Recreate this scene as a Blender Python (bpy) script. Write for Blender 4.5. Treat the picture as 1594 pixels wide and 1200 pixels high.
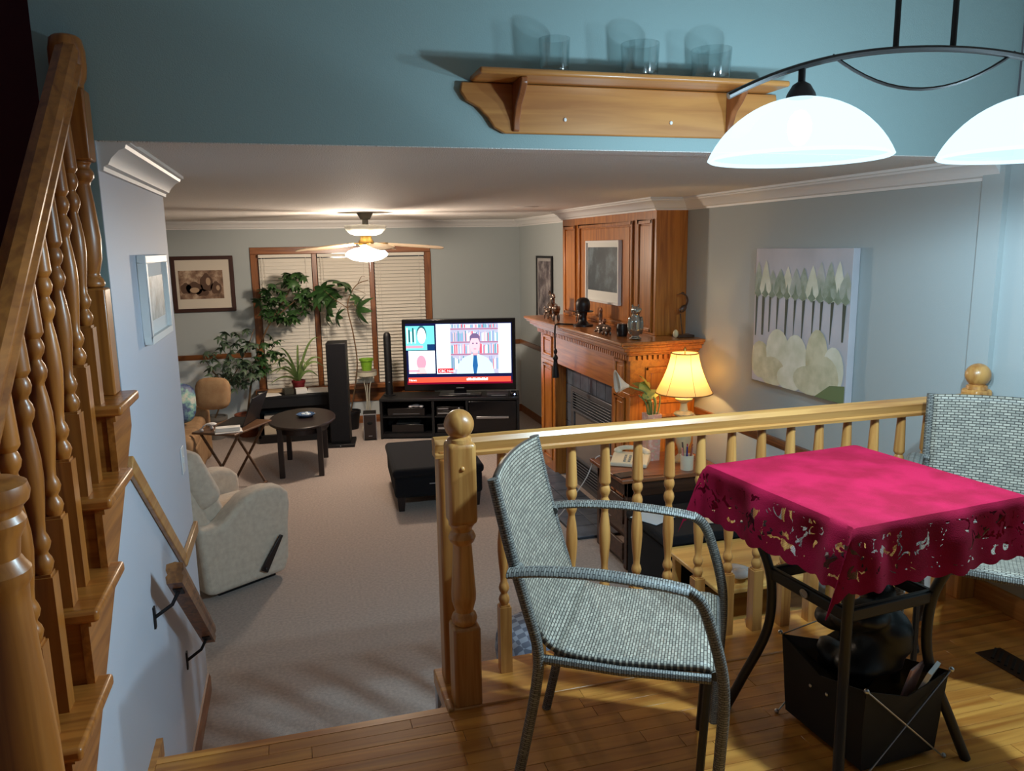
import bpy, bmesh, math, random
from mathutils import Vector, Matrix
R = math.radians
random.seed(7)
for o in list(bpy.data.objects):
    bpy.data.objects.remove(o)
scene = bpy.context.scene
COL = scene.collection

# ------------------------------------------------------------------ camera
cam_d = bpy.data.cameras.new('camera')
cam_d.sensor_width = 36.0
cam_d.lens = 1207.5 / 1594 * 36.0
cam_d.clip_start = 0.02
cam = bpy.data.objects.new('camera', cam_d)
COL.objects.link(cam)
cam.matrix_world = Matrix(((0.9617, 0.0636, -0.2665, 0.0),
                           (-0.2737, 0.1664, -0.9473, 0.0),
                           (-0.0159, 0.9840, 0.1775, 2.12),
                           (0, 0, 0, 1)))
scene.camera = cam

# ------------------------------------------------------------------ world, exposure
world = bpy.data.worlds.new('ambient_fill')  # even fill light added, entering by the open back of the room
scene.world = world
world.use_nodes = True
world.node_tree.nodes['Background'].inputs[0].default_value = (0.62, 0.80, 1.0, 1)
world.node_tree.nodes['Background'].inputs[1].default_value = 0.05
vs = scene.view_settings
vs.view_transform = 'Standard'
vs.look = 'None'
vs.gamma = 1.0
vs.exposure = 0.5
vs.use_curve_mapping = False
scene.cycles.use_denoising = True
scene.cycles.max_bounces = 8
scene.cycles.transparent_max_bounces = 12
scene.cycles.caustics_reflective = False
scene.cycles.caustics_refractive = False
scene.cycles.sample_clamp_indirect = 4.0

PENDANT_W, FAN_W, TABLE_LAMP_W = 70.0, 125.0, 30.0
COOL, WARM, WARMER = (0.57, 0.84, 1.0), (1.0, 0.83, 0.66), (1.0, 0.60, 0.22)

U, C = 0.57, 2.44            # level of the dining floor above the carpet, ceiling of the living room
YW, XW, YH = 9.5, 2.8, 2.54  # far wall, wall with the fireplace, wall above the opening

# ------------------------------------------------------------------ materials
def lin(c):
    return tuple(((v / 255) / 12.92 if v <= 10 else (((v / 255) + .055) / 1.055) ** 2.4) for v in c) + (1.0,)
MATS = {}
def mat(name, rgb, rough=.6, metal=0., noise=None, bump=None, emit=None, sheen=0, coat=0, trans=0, alpha=1):
    """plain procedural material; noise=(scale, other rgb), bump=(scale, strength)"""
    if name in MATS: return MATS[name]
    m = bpy.data.materials.new(name); m.use_nodes = True
    nt = m.node_tree; b = nt.nodes['Principled BSDF']
    b.inputs['Base Color'].default_value = lin(rgb)
    b.inputs['Roughness'].default_value = rough
    b.inputs['Metallic'].default_value = metal
    if sheen: b.inputs['Sheen Weight'].default_value = sheen
    if coat: b.inputs['Coat Weight'].default_value = coat
    if trans: b.inputs['Transmission Weight'].default_value = trans
    if alpha < 1: b.inputs['Alpha'].default_value = alpha
    if emit:
        b.inputs['Emission Color'].default_value = lin(rgb)
        b.inputs['Emission Strength'].default_value = emit
    if noise or bump:
        tc = nt.nodes.new('ShaderNodeTexCoord')
    if noise:
        n = nt.nodes.new('ShaderNodeTexNoise'); n.inputs['Scale'].default_value = noise[0]; n.inputs['Detail'].default_value = 6
        nt.links.new(tc.outputs['Object'], n.inputs['Vector'])
        mx = nt.nodes.new('ShaderNodeMix'); mx.data_type = 'RGBA'
        rp = nt.nodes.new('ShaderNodeValToRGB'); rp.color_ramp.elements[0].position = .35; rp.color_ramp.elements[1].position = .65
        nt.links.new(n.outputs['Fac'], rp.inputs[0]); nt.links.new(rp.outputs[0], mx.inputs[0])
        mx.inputs[6].default_value = lin(rgb); mx.inputs[7].default_value = lin(noise[1])
        nt.links.new(mx.outputs[2], b.inputs['Base Color'])
        if emit: nt.links.new(mx.outputs[2], b.inputs['Emission Color'])
    if bump:
        n2 = nt.nodes.new('ShaderNodeTexNoise'); n2.inputs['Scale'].default_value = bump[0]; n2.inputs['Detail'].default_value = 3
        nt.links.new(tc.outputs['Object'], n2.inputs['Vector'])
        bp = nt.nodes.new('ShaderNodeBump'); bp.inputs['Strength'].default_value = bump[1]; bp.inputs['Distance'].default_value = .01
        nt.links.new(n2.outputs['Fac'], bp.inputs['Height']); nt.links.new(bp.outputs[0], b.inputs['Normal'])
    MATS[name] = m
    return m
def wood(name, c1, c2, axis='x', scale=22, rough=.35, coat=.25):
    if name in MATS: return MATS[name]
    m = bpy.data.materials.new(name); m.use_nodes = True
    nt = m.node_tree; b = nt.nodes['Principled BSDF']; L = nt.links
    b.inputs['Roughness'].default_value = rough; b.inputs['Coat Weight'].default_value = coat; b.inputs['Coat Roughness'].default_value = .25
    tc = nt.nodes.new('ShaderNodeTexCoord'); mp = nt.nodes.new('ShaderNodeMapping')
    oi = nt.nodes.new('ShaderNodeObjectInfo'); ad = nt.nodes.new('ShaderNodeVectorMath'); ad.operation = 'ADD'
    ml = nt.nodes.new('ShaderNodeMath'); ml.operation = 'MULTIPLY'; ml.inputs[1].default_value = 13.0
    L.new(oi.outputs['Random'], ml.inputs[0]); L.new(ml.outputs[0], ad.inputs[1])
    L.new(tc.outputs['Object'], ad.inputs[0]); L.new(ad.outputs[0], mp.inputs['Vector'])
    sc = [scale] * 3; sc['xyz'.index(axis)] = scale * .06
    mp.inputs['Scale'].default_value = sc
    n = nt.nodes.new('ShaderNodeTexNoise'); n.inputs['Scale'].default_value = 1.6; n.inputs['Detail'].default_value = 7; n.inputs['Distortion'].default_value = .8
    L.new(mp.outputs[0], n.inputs['Vector'])
    rp = nt.nodes.new('ShaderNodeValToRGB'); e = rp.color_ramp.elements
    e[0].position = .32; e[0].color = lin(c2); e[1].position = .62; e[1].color = lin(c1)
    L.new(n.outputs['Fac'], rp.inputs[0])
    hs = nt.nodes.new('ShaderNodeHueSaturation'); mr = nt.nodes.new('ShaderNodeMapRange')
    mr.inputs[3].default_value = .88; mr.inputs[4].default_value = 1.1
    L.new(oi.outputs['Random'], mr.inputs[0]); L.new(mr.outputs[0], hs.inputs['Value']); L.new(rp.outputs[0], hs.inputs['Color'])
    L.new(hs.outputs[0], b.inputs['Base Color'])
    bp = nt.nodes.new('ShaderNodeBump'); bp.inputs['Strength'].default_value = .08; bp.inputs['Distance'].default_value = .003
    L.new(n.outputs['Fac'], bp.inputs['Height']); L.new(bp.outputs[0], b.inputs['Normal'])
    MATS[name] = m
    return m
OAK = ((204, 148, 82), (168, 108, 52))
oakx, oaky, oakz = (wood('oak_' + a, *OAK, axis=a) for a in 'xyz')
CH = ((200, 124, 48), (158, 88, 30))
chx, chy, chz = (wood('amber_oak_' + a, *CH, axis=a, rough=.28, coat=.6) for a in 'xyz')
trx, try_, trz = (wood('trim_oak_' + a, (156, 98, 54), (120, 70, 36), axis=a) for a in 'xyz')
stx, sty, stz = (wood('stair_oak_' + a, (182, 112, 46), (140, 78, 28), axis=a) for a in 'xyz')
floorwood = wood('floor_oak', (220, 152, 70), (176, 106, 42), 'x', 14, .32, .3)
darkwood = wood('dark_walnut', (84, 52, 34), (50, 28, 18), 'x', 20, .4)
traywood = wood('brown_wood', (110, 78, 52), (78, 50, 32), 'x', 20, .4)
pinewood = wood('pine', (232, 186, 106), (205, 150, 75), 'x', 12, .4)
m_teal = mat('teal_paint', (146, 168, 168), .75, bump=(260, .10))
m_blue = mat('blue_grey_paint', (172, 179, 179), .7, bump=(260, .10))
m_part = mat('blue_grey_paint_lit', (194, 198, 210), .6, bump=(260, .08))  # same wall paint, with the partition's brighter, cooler light put into the colour
m_pale = mat('pale_paint', (206, 214, 216), .7, bump=(260, .08))
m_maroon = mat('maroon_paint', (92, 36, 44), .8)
m_ceil = mat('stipple_ceiling', (232, 226, 220), .75, bump=(160, .9))
m_white = mat('white_trim', (228, 226, 224), .45)
m_carpet = mat('beige_carpet', (208, 189, 177), .95, noise=(60, (186, 167, 156)), bump=(420, .9), sheen=.2)
m_black = mat('black_matte', (10, 10, 14), .5)
m_blackgloss = mat('black_gloss', (12, 12, 16), .18)
m_blackfab = mat('black_fabric', (7, 8, 16), 1.0, bump=(300, .4))
m_blackwood = mat('black_brown_wood', (38, 28, 27), .4)
m_iron = mat('dark_bronze', (50, 48, 48), .45, .6)
m_steel = mat('steel', (190, 190, 192), .3, 1)
m_silver = mat('silver_plastic', (170, 172, 178), .35, .6)
m_paper = mat('paper', (232, 230, 226), .7)
m_cream = mat('cream_plastic', (236, 226, 200), .4)
m_slate = mat('slate_tile', (98, 108, 122), .35, noise=(9, (74, 82, 96)))
m_grout = mat('grout', (60, 62, 68), .9)
m_fabric = mat('cream_upholstery', (232, 216, 196), .95, noise=(30, (218, 200, 180)), bump=(350, .5), sheen=.3)
m_tan = mat('tan_upholstery', (164, 132, 96), .8, noise=(14, (148, 114, 80)), bump=(200, .2))
m_leaf = mat('leaf_green', (38, 68, 34), .45, noise=(8, (54, 88, 42)))
m_leafd = mat('leaf_dark', (52, 74, 56), .5, noise=(8, (84, 104, 80)))
m_leafp = mat('leaf_pale', (98, 128, 70), .5, noise=(8, (130, 150, 92)))
m_stem = mat('bark', (110, 84, 58), .8)
m_bronze = mat('dark_figurine', (44, 34, 32), .4, .3)
m_pewter = mat('pewter', (150, 132, 120), .28, .9, noise=(25, (90, 74, 66)))

def emission(name, rgb, strength, transp=0.0):
    if name in MATS: return MATS[name]
    m = bpy.data.materials.new(name); m.use_nodes = True
    nt = m.node_tree; nt.nodes.clear()
    out = nt.nodes.new('ShaderNodeOutputMaterial'); e = nt.nodes.new('ShaderNodeEmission')
    e.inputs[0].default_value = tuple(rgb) + (1,); e.inputs[1].default_value = strength
    if transp:
        t = nt.nodes.new('ShaderNodeBsdfTransparent'); mx = nt.nodes.new('ShaderNodeMixShader'); mx.inputs[0].default_value = transp
        nt.links.new(e.outputs[0], mx.inputs[1]); nt.links.new(t.outputs[0], mx.inputs[2]); nt.links.new(mx.outputs[0], out.inputs[0])
    else:
        nt.links.new(e.outputs[0], out.inputs[0])
    MATS[name] = m
    return m
def scr(name, rgb, s=1.0):
    c = lin(rgb); return emission(name, c[:3], s)
def thin_glass(name, tint=(1, 1, 1), gloss=.16):
    if name in MATS: return MATS[name]
    m = bpy.data.materials.new(name); m.use_nodes = True
    nt = m.node_tree; nt.nodes.clear()
    out = nt.nodes.new('ShaderNodeOutputMaterial'); t = nt.nodes.new('ShaderNodeBsdfTransparent'); g = nt.nodes.new('ShaderNodeBsdfGlossy')
    t.inputs[0].default_value = tuple(tint) + (1,); g.inputs['Roughness'].default_value = .05
    lw = nt.nodes.new('ShaderNodeLayerWeight'); lw.inputs[0].default_value = .35
    mx = nt.nodes.new('ShaderNodeMixShader'); ml = nt.nodes.new('ShaderNodeMath'); ml.operation = 'MULTIPLY_ADD'
    ml.inputs[1].default_value = .5; ml.inputs[2].default_value = gloss * .3
    nt.links.new(lw.outputs['Facing'], ml.inputs[0]); nt.links.new(ml.outputs[0], mx.inputs[0])
    nt.links.new(t.outputs[0], mx.inputs[1]); nt.links.new(g.outputs[0], mx.inputs[2]); nt.links.new(mx.outputs[0], out.inputs[0])
    MATS[name] = m
    return m
def weave(name, c1, c2, mortar, su, sv, bumps=.9):
    """woven strands laid out in UV"""
    m = bpy.data.materials.new(name); m.use_nodes = True
    nt = m.node_tree; b = nt.nodes['Principled BSDF']; L = nt.links
    b.inputs['Roughness'].default_value = .5
    tc = nt.nodes.new('ShaderNodeTexCoord'); mp = nt.nodes.new('ShaderNodeMapping'); mp.inputs['Scale'].default_value = (su, sv, 1)
    L.new(tc.outputs['UV'], mp.inputs[0])
    br = nt.nodes.new('ShaderNodeTexBrick'); br.offset = .5; br.inputs['Scale'].default_value = 1
    br.inputs['Color1'].default_value = lin(c1); br.inputs['Color2'].default_value = lin(c2); br.inputs['Mortar'].default_value = lin(mortar)
    br.inputs['Mortar Size'].default_value = .07; br.inputs['Mortar Smooth'].default_value = .6
    br.inputs['Brick Width'].default_value = 1.0; br.inputs['Row Height'].default_value = .4
    L.new(mp.outputs[0], br.inputs['Vector']); L.new(br.outputs['Color'], b.inputs['Base Color'])
    bp = nt.nodes.new('ShaderNodeBump'); bp.invert = True; bp.inputs['Strength'].default_value = bumps; bp.inputs['Distance'].default_value = .004
    L.new(br.outputs['Fac'], bp.inputs['Height']); L.new(bp.outputs[0], b.inputs['Normal'])
    return m
m_wick = weave('grey_wicker', (172, 162, 146), (134, 127, 115), (72, 66, 60), 40, 40)
m_wickt = weave('grey_wicker_wrap', (134, 130, 122), (102, 98, 94), (50, 47, 44), 4, 60)

# ------------------------------------------------------------------ mesh helpers
class MB:
    def __init__(s): s.v = []; s.f = []; s.uv = {}
    def add(s, vs_, fs, uvs=None):
        b = len(s.v); s.v += [tuple(p) for p in vs_]; s.f += [tuple(i + b for i in f) for f in fs]
        if uvs:
            for i, u in enumerate(uvs): s.uv[b + i] = u
        return s
    def box(s, x0, x1, y0, y1, z0, z1):
        return s.add([(x0,y0,z0),(x1,y0,z0),(x1,y1,z0),(x0,y1,z0),(x0,y0,z1),(x1,y0,z1),(x1,y1,z1),(x0,y1,z1)],
                     [(3,2,1,0),(4,5,6,7),(0,1,5,4),(1,2,6,5),(2,3,7,6),(3,0,4,7)])
    def cbox(s, c, d, rot=None):
        """box by centre and size, turned by a 3x3 matrix"""
        h = [q / 2 for q in d]; m = rot or Matrix.Identity(3); c = Vector(c)
        pts = [c + m @ Vector((x*h[0], y*h[1], z*h[2])) for z in (-1,1) for x, y in ((-1,-1),(1,-1),(1,1),(-1,1))]
        return s.add(pts, [(3,2,1,0),(4,5,6,7),(0,1,5,4),(1,2,6,5),(2,3,7,6),(3,0,4,7)])
    def lathe(s, prof, n=20, c=(0,0,0), axis=None, cap=True, sx=1, sy=1):
        rot = axis or Matrix.Identity(3); c = Vector(c); vs_ = []; fs = []
        for r, z in prof:
            for i in range(n):
                a = 2*math.pi*i/n
                vs_.append(c + rot @ Vector((r*math.cos(a)*sx, r*math.sin(a)*sy, z)))
        for k in range(len(prof)-1):
            for i in range(n):
                j = (i+1) % n; fs.append((k*n+i, k*n+j, (k+1)*n+j, (k+1)*n+i))
        if cap:
            if prof[0][0] > 1e-4: fs.append(tuple(reversed(range(n))))
            if prof[-1][0] > 1e-4: fs.append(tuple(range((len(prof)-1)*n, len(prof)*n)))
        return s.add(vs_, fs)
    def tube(s, pts, r, n=8, closed=False, flat=None):
        """round tube along points; r number or list; flat=(a,b) factors for an oval section"""
        P = [Vector(p) for p in pts]; N = len(P); rs = r if isinstance(r, (list, tuple)) else [r]*N
        vs_ = []; fs = []; uvs = []; up = None; run = 0
        for k in range(N):
            if closed: t = P[(k+1) % N] - P[k-1]
            else: t = P[min(k+1, N-1)] - P[max(k-1, 0)]
            t.normalize()
            if up is None:
                up = Vector((0,0,1)) if abs(t.z) < .9 else Vector((1,0,0))
            a = t.cross(up)
            if a.length < 1e-5: a = t.orthogonal()
            a.normalize(); up = a.cross(t).normalized()
            if k: run += (P[k]-P[k-1]).length
            fa, fb = flat[k] if isinstance(flat, list) else (flat or (1, 1))
            for i in range(n):
                q = 2*math.pi*i/n
                vs_.append(P[k] + a*(math.cos(q)*rs[k]*fa) + up*(math.sin(q)*rs[k]*fb)); uvs.append((i/n, run))
        M = N if closed else N-1
        for k in range(M):
            for i in range(n):
                j = (i+1) % n; k2 = (k+1) % N
                fs.append((k*n+i, k*n+j, k2*n+j, k2*n+i))
        if not closed:
            fs.append(tuple(reversed(range(n)))); fs.append(tuple(range((N-1)*n, N*n)))
        return s.add(vs_, fs, uvs)
    def prism(s, poly, axis, a, b):
        """polygon in the plane across axis, from a to b"""
        f = {'x': lambda p, q: (q, p[0], p[1]), 'y': lambda p, q: (p[0], q, p[1]), 'z': lambda p, q: (p[0], p[1], q)}[axis]
        n = len(poly); vs_ = [f(p, a) for p in poly] + [f(p, b) for p in poly]
        return s.add(vs_, [tuple(range(n)), tuple(reversed(range(n, 2*n)))] + [(i, i+n, (i+1) % n + n, (i+1) % n) for i in range(n)])
    def grid(s, fn, nu, nv, uscale=1, vscale=1):
        vs_ = [fn(i/nu, j/nv) for j in range(nv+1) for i in range(nu+1)]
        uvs = [(i/nu*uscale, j/nv*vscale) for j in range(nv+1) for i in range(nu+1)]
        w = nu+1
        return s.add(vs_, [(j*w+i, j*w+i+1, (j+1)*w+i+1, (j+1)*w+i) for j in range(nv) for i in range(nu)], uvs)
    def ell(s, c, r, n=14, rot=None, pw=1.0):
        """ellipsoid; pw below 1 makes it boxy"""
        m = rot or Matrix.Identity(3); c = Vector(c); vs_ = []; fs = []
        sg = lambda v: math.copysign(abs(v)**pw, v); H = n//2
        for k in range(H+1):
            t = math.pi*k/H - math.pi/2
            for i in range(n):
                a = 2*math.pi*i/n
                vs_.append(c + m @ Vector((r[0]*sg(math.cos(t))*sg(math.cos(a)), r[1]*sg(math.cos(t))*sg(math.sin(a)), r[2]*sg(math.sin(t)))))
        for k in range(H):
            for i in range(n):
                j = (i+1) % n; fs.append((k*n+i, k*n+j, (k+1)*n+j, (k+1)*n+i))
        return s.add(vs_, fs)
    def build(s, name, m, parent=None, bevel=0, seg=2, smooth=True, ang=38, off=(0,0,0), sub=0, solid=0, remesh=0, kind=None, weld=True, base=True):
        vs_ = [Vector(p) - Vector(off) for p in s.v]; loc = Vector((0,0,0))
        if parent is None and base and vs_:
            xs = [p.x for p in vs_]; ys = [p.y for p in vs_]
            loc = Vector(((min(xs)+max(xs))/2, (min(ys)+max(ys))/2, min(p.z for p in vs_)))
            vs_ = [p - loc for p in vs_]
        me = bpy.data.meshes.new(name); me.from_pydata(vs_, [], s.f)
        if s.uv:
            ul = me.uv_layers.new(name='UVMap')
            for lp in me.loops: ul.data[lp.index].uv = s.uv.get(lp.vertex_index, (0, 0))
        bm = bmesh.new(); bm.from_mesh(me)
        if weld and not s.uv: bmesh.ops.remove_doubles(bm, verts=bm.verts, dist=1e-6)
        bmesh.ops.recalc_face_normals(bm, faces=bm.faces)
        bm.to_mesh(me); bm.free()
        if smooth:
            me.shade_smooth()
            try: me.set_sharp_from_angle(angle=R(ang))
            except Exception: pass
        me.materials.append(m)
        o = bpy.data.objects.new(name, me); COL.objects.link(o); o.location = loc
        if parent is not None: o.parent = parent
        if kind: o['kind'] = kind
        if solid:
            md = o.modifiers.new('thick', 'SOLIDIFY'); md.thickness = solid; md.offset = 0
        if remesh:
            md = o.modifiers.new('remesh', 'REMESH'); md.mode = 'VOXEL'; md.voxel_size = remesh; md.use_smooth_shade = True
            sm = o.modifiers.new('smooth', 'SMOOTH'); sm.iterations = 4
        if bevel:
            md = o.modifiers.new('bevel', 'BEVEL'); md.width = bevel; md.segments = seg; md.limit_method = 'ANGLE'; md.angle_limit = R(40)
        if sub:
            md = o.modifiers.new('subsurf', 'SUBSURF'); md.levels = sub; md.render_levels = sub
        return o

def thing(name, label, cat, loc=(0,0,0), rz=0, group=None):
    o = bpy.data.objects.new(name, None); COL.objects.link(o)
    o.location = loc; o.rotation_euler = (0, 0, rz); o.empty_display_size = .1
    o['label'] = label; o['category'] = cat
    if group: o['group'] = group
    return o
def tag(o, label, cat, group=None):
    o['label'] = label; o['category'] = cat
    if group: o['group'] = group
    return o
def struct(o, label=None):
    o['kind'] = 'structure'
    if label: o['label'] = label
    return o
def copy_part(o, parent, loc=None, rot=None, scale=None):
    c = o.copy(); COL.objects.link(c); c.parent = parent
    if loc is not None: c.location = loc
    if rot is not None: c.rotation_euler = rot
    if scale is not None: c.scale = scale
    return c
def rotz(a): return Matrix.Rotation(a, 3, 'Z')
def arc(f, n): return [f(i/n) for i in range(n+1)]
def smoothpts(P, n=6):
    """Catmull-Rom through points"""
    P = [Vector(p) for p in P]; out = []
    for i in range(len(P)-1):
        a = P[max(i-1,0)]; b = P[i]; c = P[i+1]; d = P[min(i+2,len(P)-1)]
        for k in range(n):
            t = k/n
            out.append(.5*((2*b)+(c-a)*t+(2*a-5*b+4*c-d)*t*t+(3*b-a-3*c+d)*t**3))
    out.append(P[-1]); return out
def sweep(path, prof, z, closed=False):
    """profile (out, up) along a floor-plan path; room side is to the path's left"""
    P = [Vector((p[0], p[1])) for p in path]; mb = MB(); rows = []
    for k in range(len(P)):
        d0 = (P[k]-P[k-1]).normalized() if k else None
        d1 = (P[k+1]-P[k]).normalized() if k < len(P)-1 else None
        if d0 is None: d0 = d1
        if d1 is None: d1 = d0
        n0 = Vector((-d0.y, d0.x)); n1 = Vector((-d1.y, d1.x)); m = (n0+n1)
        m = m / max(.2, m.dot(n0)) if m.length > 1e-6 else n0
        rows.append([(P[k].x+m.x*o, P[k].y+m.y*o, z+u) for o, u in prof])
    n = len(prof)
    for r in rows: mb.v += r
    for k in range(len(rows)-1):
        for i in range(n):
            j = (i+1) % n; mb.f.append((k*n+i, k*n+j, (k+1)*n+j, (k+1)*n+i))
    mb.f.append(tuple(range(n))); mb.f.append(tuple(reversed(range((len(rows)-1)*n, len(rows)*n))))
    return mb
def point_light(name, loc, w, col, radius, parent=None):
    d = bpy.data.lights.new(name, 'POINT'); d.energy = w; d.color = col; d.shadow_soft_size = radius
    o = bpy.data.objects.new(name, d); COL.objects.link(o); o.location = loc
    if parent is not None: o.parent = parent
    return o

# ================================================================== THE SETTING
# carpet floor of the living room
struct(MB().box(-2.7, XW+.1, 2.3, YW+.1, -.05, 0).build('floor', m_carpet), 'beige carpet of the sunken living room')
# dining floor of oak strips
fl = struct(MB().box(-.49, XW, -.6, 2.30, U-.06, U-.012).build('floor_upper', m_grout), 'strip oak floor of the raised dining area')
def plank_rows():
    base = {}
    y = 1.10; row = 0; wrow = .0575
    offx, offy, offz = fl.location
    while y < 2.36:
        x = -.49 - random.random()*.6
        while x < XW-.01:
            ln = random.choice((.45, .6, .75, .9, 1.05))
            x0, x1 = max(x, -.49), min(x+ln, XW)
            x += ln
            if x1 - x0 < .03: continue
            MB().box(x0+.0006, x1-.0006, y+.0005, min(y+wrow, 2.36)-.0005, U-.012, U+random.uniform(-.0004, .0004)).build('plank', floorwood, fl, off=fl.location, bevel=.0008, seg=1)
        y += wrow; row += 1
plank_rows()
struct(MB().box(-1.6, -.49, 1.10, 2.5, U-.06, U).build('floor_under_stairs', floorwood))
struct(MB().box(-1.6, XW, -.6, 1.10, U-.012, U).build('floor_near', floorwood), 'oak floor running on towards the camera')
# nosing at the head of the steps, and the curb under the railing
struct(sweep([(-.49, 2.36), (.45, 2.36)], [(.03, -.03), (.04, -.022), (.042, -.01), (.034, 0), (0, .001), (0, -.03)], U).build('trim_1', floorwood), 'oak nosing at the head of the steps')
struct(MB().box(.42, XW, 2.36, 2.64, U-.05, U+.006).build('trim_2', floorwood, bevel=.006), 'oak curb that carries the railing')
struct(MB().box(.42, XW, 2.56, 2.61, 0, U-.05).build('wall_below_railing', m_pale), 'low wall under the railing')
st = thing('steps', 'two oak steps down from dining floor to the carpet', 'steps', (0, 2.6, 0))
MB().box(-.49, .42, 2.37, 2.64, 0, .38).build('step', floorwood, st, off=(0,2.6,0), bevel=.01)
MB().box(-.49, .42, 2.645, 2.90, 0, .19).build('step', floorwood, st, off=(0,2.6,0), bevel=.01)
MB().prism([(2.36, U+.012), (2.42, U+.012), (2.98, .11), (2.98, 0), (2.36, 0)], 'x', .423, .445).build('skirt_board', oaky, st, off=(0,2.6,0), bevel=.004)

# walls
def wall(name, m, *bx, label=None): return struct(MB().box(*bx).build(name, m), label)
CR = .91  # chair rail
wall('wall_far', m_blue, -2.7, XW+.1, YW, YW+.1, 0, C)
wall('wall_right', m_blue, XW, XW+.1, YH-.01, YW, 0, C)
wall('wall_right_dining', m_blue, XW, XW+.1, -.6, YH-.01, U-.06, 3.35)
wall('wall_left', m_blue, -2.7, -2.6, 3.76, YW, 0, C)
wall('wall_header', m_teal, -.64, XW, YH, YH+.11, C-.005, 3.35)
wall('wall_header_end', m_teal, -.64, -.512, YH, YH+.11, 1.45, C)
wall('wall_corner_stub', m_blue, XW-.028, XW, YH-.005, YH+.10, U+.01, C)
wall('wall_back_of_stairs', m_blue, -2.6, -.62, 3.70, 3.76, 0, C)
# low painted band under the chair rail
wall('wall_dado_far', m_pale, -2.6, XW-.006, YW-.006, YW, 0, CR-.02)
wall('wall_dado_right', m_pale, XW-.006, XW, 2.66, YW-.006, 0, CR-.02)
# partition beside the stairs, cut to the slope of the flight
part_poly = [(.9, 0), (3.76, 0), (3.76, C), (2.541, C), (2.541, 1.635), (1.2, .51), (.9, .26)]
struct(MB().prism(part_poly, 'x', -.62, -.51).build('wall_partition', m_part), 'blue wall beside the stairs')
# ceilings
struct(MB().prism([(-.64, YH+.11), (XW+.1, YH+.11), (XW+.1, YW+.1), (-2.7, YW+.1), (-2.7, 3.70), (-.64, 3.70)], 'z', C, C+.08).build('ceiling', m_ceil), 'stippled white living room ceiling')
struct(MB().box(-.64, XW, YH+.004, YH+.115, C-.008, C-.0045).build('ceiling_edge', m_ceil))
struct(MB().box(-1.7, XW+.1, -.6, YH, 3.35, 3.43).build('ceiling_upper', m_ceil))
# stairwell behind the balusters
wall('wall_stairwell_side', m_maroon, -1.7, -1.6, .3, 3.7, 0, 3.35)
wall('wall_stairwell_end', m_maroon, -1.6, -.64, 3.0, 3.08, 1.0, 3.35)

CROWN = [(0, -.088), (.012, -.088), (.014, -.076), (.026, -.07), (.036, -.052), (.058, -.030), (.074, -.024), (.078, -.014), (.09, -.012), (.09, 0), (0, 0)]
struct(sweep([(XW, YH+.02), (XW, 5.18), (2.551, 5.18), (2.551, 7.18), (XW, 7.18), (XW, YW), (-2.6, YW)], CROWN, C).build('trim_3', m_white, ang=25), 'white crown moulding around the living room')
struct(sweep([(-.51, 3.76), (-.51, 2.55)], CROWN, C).build('trim_4', m_white, ang=25), 'short white crown moulding on the partition')
RAIL = [(0, -.03), (.008, -.03), (.016, -.018), (.018, 0), (.022, .018), (.022, .03), (0, .03)]
struct(sweep([(-.49, YW), (-2.6, YW)], RAIL, CR).build('trim_5', trx), 'oak chair rail beside the window')
struct(sweep([(XW, 2.68), (XW, 4.98)], RAIL, CR).build('trim_6', try_), 'oak chair rail on the fireplace wall')
struct(sweep([(XW, 7.2), (XW, YW), (1.78, YW)], RAIL, CR).build('trim_7', try_), 'oak chair rail behind the television')
BASE = [(0, 0), (.014, 0), (.014, .07), (.008, .09), (0, .095)]
struct(sweep([(XW, 2.68), (XW, 4.98)], BASE, 0).build('baseboard_right', try_))
struct(sweep([(XW, 7.2), (XW, YW), (-2.6, YW)], BASE, 0).build('baseboard_far', trx))
struct(sweep([(XW, .0), (XW, YH-.01)], BASE, U).build('baseboard_dining', oaky))
struct(sweep([(-.51, 3.76), (-.51, 2.95)], BASE, 0).build('baseboard_left', try_))
# raking chair rail on the partition
t = MB(); d = Vector((3.351-2.50, .835-1.488)).normalized(); nrm = Vector((-d.y, d.x))*.028
a, b = Vector((2.50, 1.488)), Vector((3.351, .835))
t.prism([tuple(a-nrm), tuple(b-nrm), tuple(b+nrm), tuple(a+nrm)], 'x', -.51, -.492)
struct(t.build('trim_8', oaky, bevel=.004), 'oak chair rail raking down the partition')
struct(MB().box(-.51, -.49, 3.34, 3.76, .815, .87).build('trim_9', oaky, bevel=.004), 'short level end of the raking chair rail')

# window with three blinds
win = struct(thing('window_1', 'wide oak-framed window with three white blinds', 'window', (.62, YW, .45)))
del win['category']
wo = (.62, YW, .45)
wx = [-.425, .285, .945, 1.66]
MB().box(-.425, 1.66, YW-.02, YW-.004, 2.065, 2.145).build('casing', trx, win, off=wo, bevel=.004)
for x in (-.425, 1.58):
    MB().box(x, x+.085, YW-.02, YW-.004, .50, 2.065).build('casing', trz, win, off=wo, bevel=.004)
for x in (.285, .945):
    MB().box(x-.028, x+.028, YW-.024, YW-.004, .50, 2.065).build('mullion', trz, win, off=wo, bevel=.004)
MB().box(-.47, 1.71, YW-.12, YW-.004, .44, .50).build('sill', trx, win, off=wo, bevel=.008)
MB().box(-.43, 1.66, YW-.02, YW-.004, .27, .44).build('apron', trx, win, off=wo, bevel=.004)
for x in (-.40, -.03, .6, 1.25, 1.60):
    MB().box(x, x+.03, YW-.034, YW-.02, .27, .44).build('apron_batten', trz, win, off=wo)
panes = [(-.34, .257), (.313, .917), (.973, 1.58)]
m_night = mat('night_glass', (30, 36, 48), .08)
m_blind = mat('white_blind', (226, 220, 208), .6)
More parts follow.
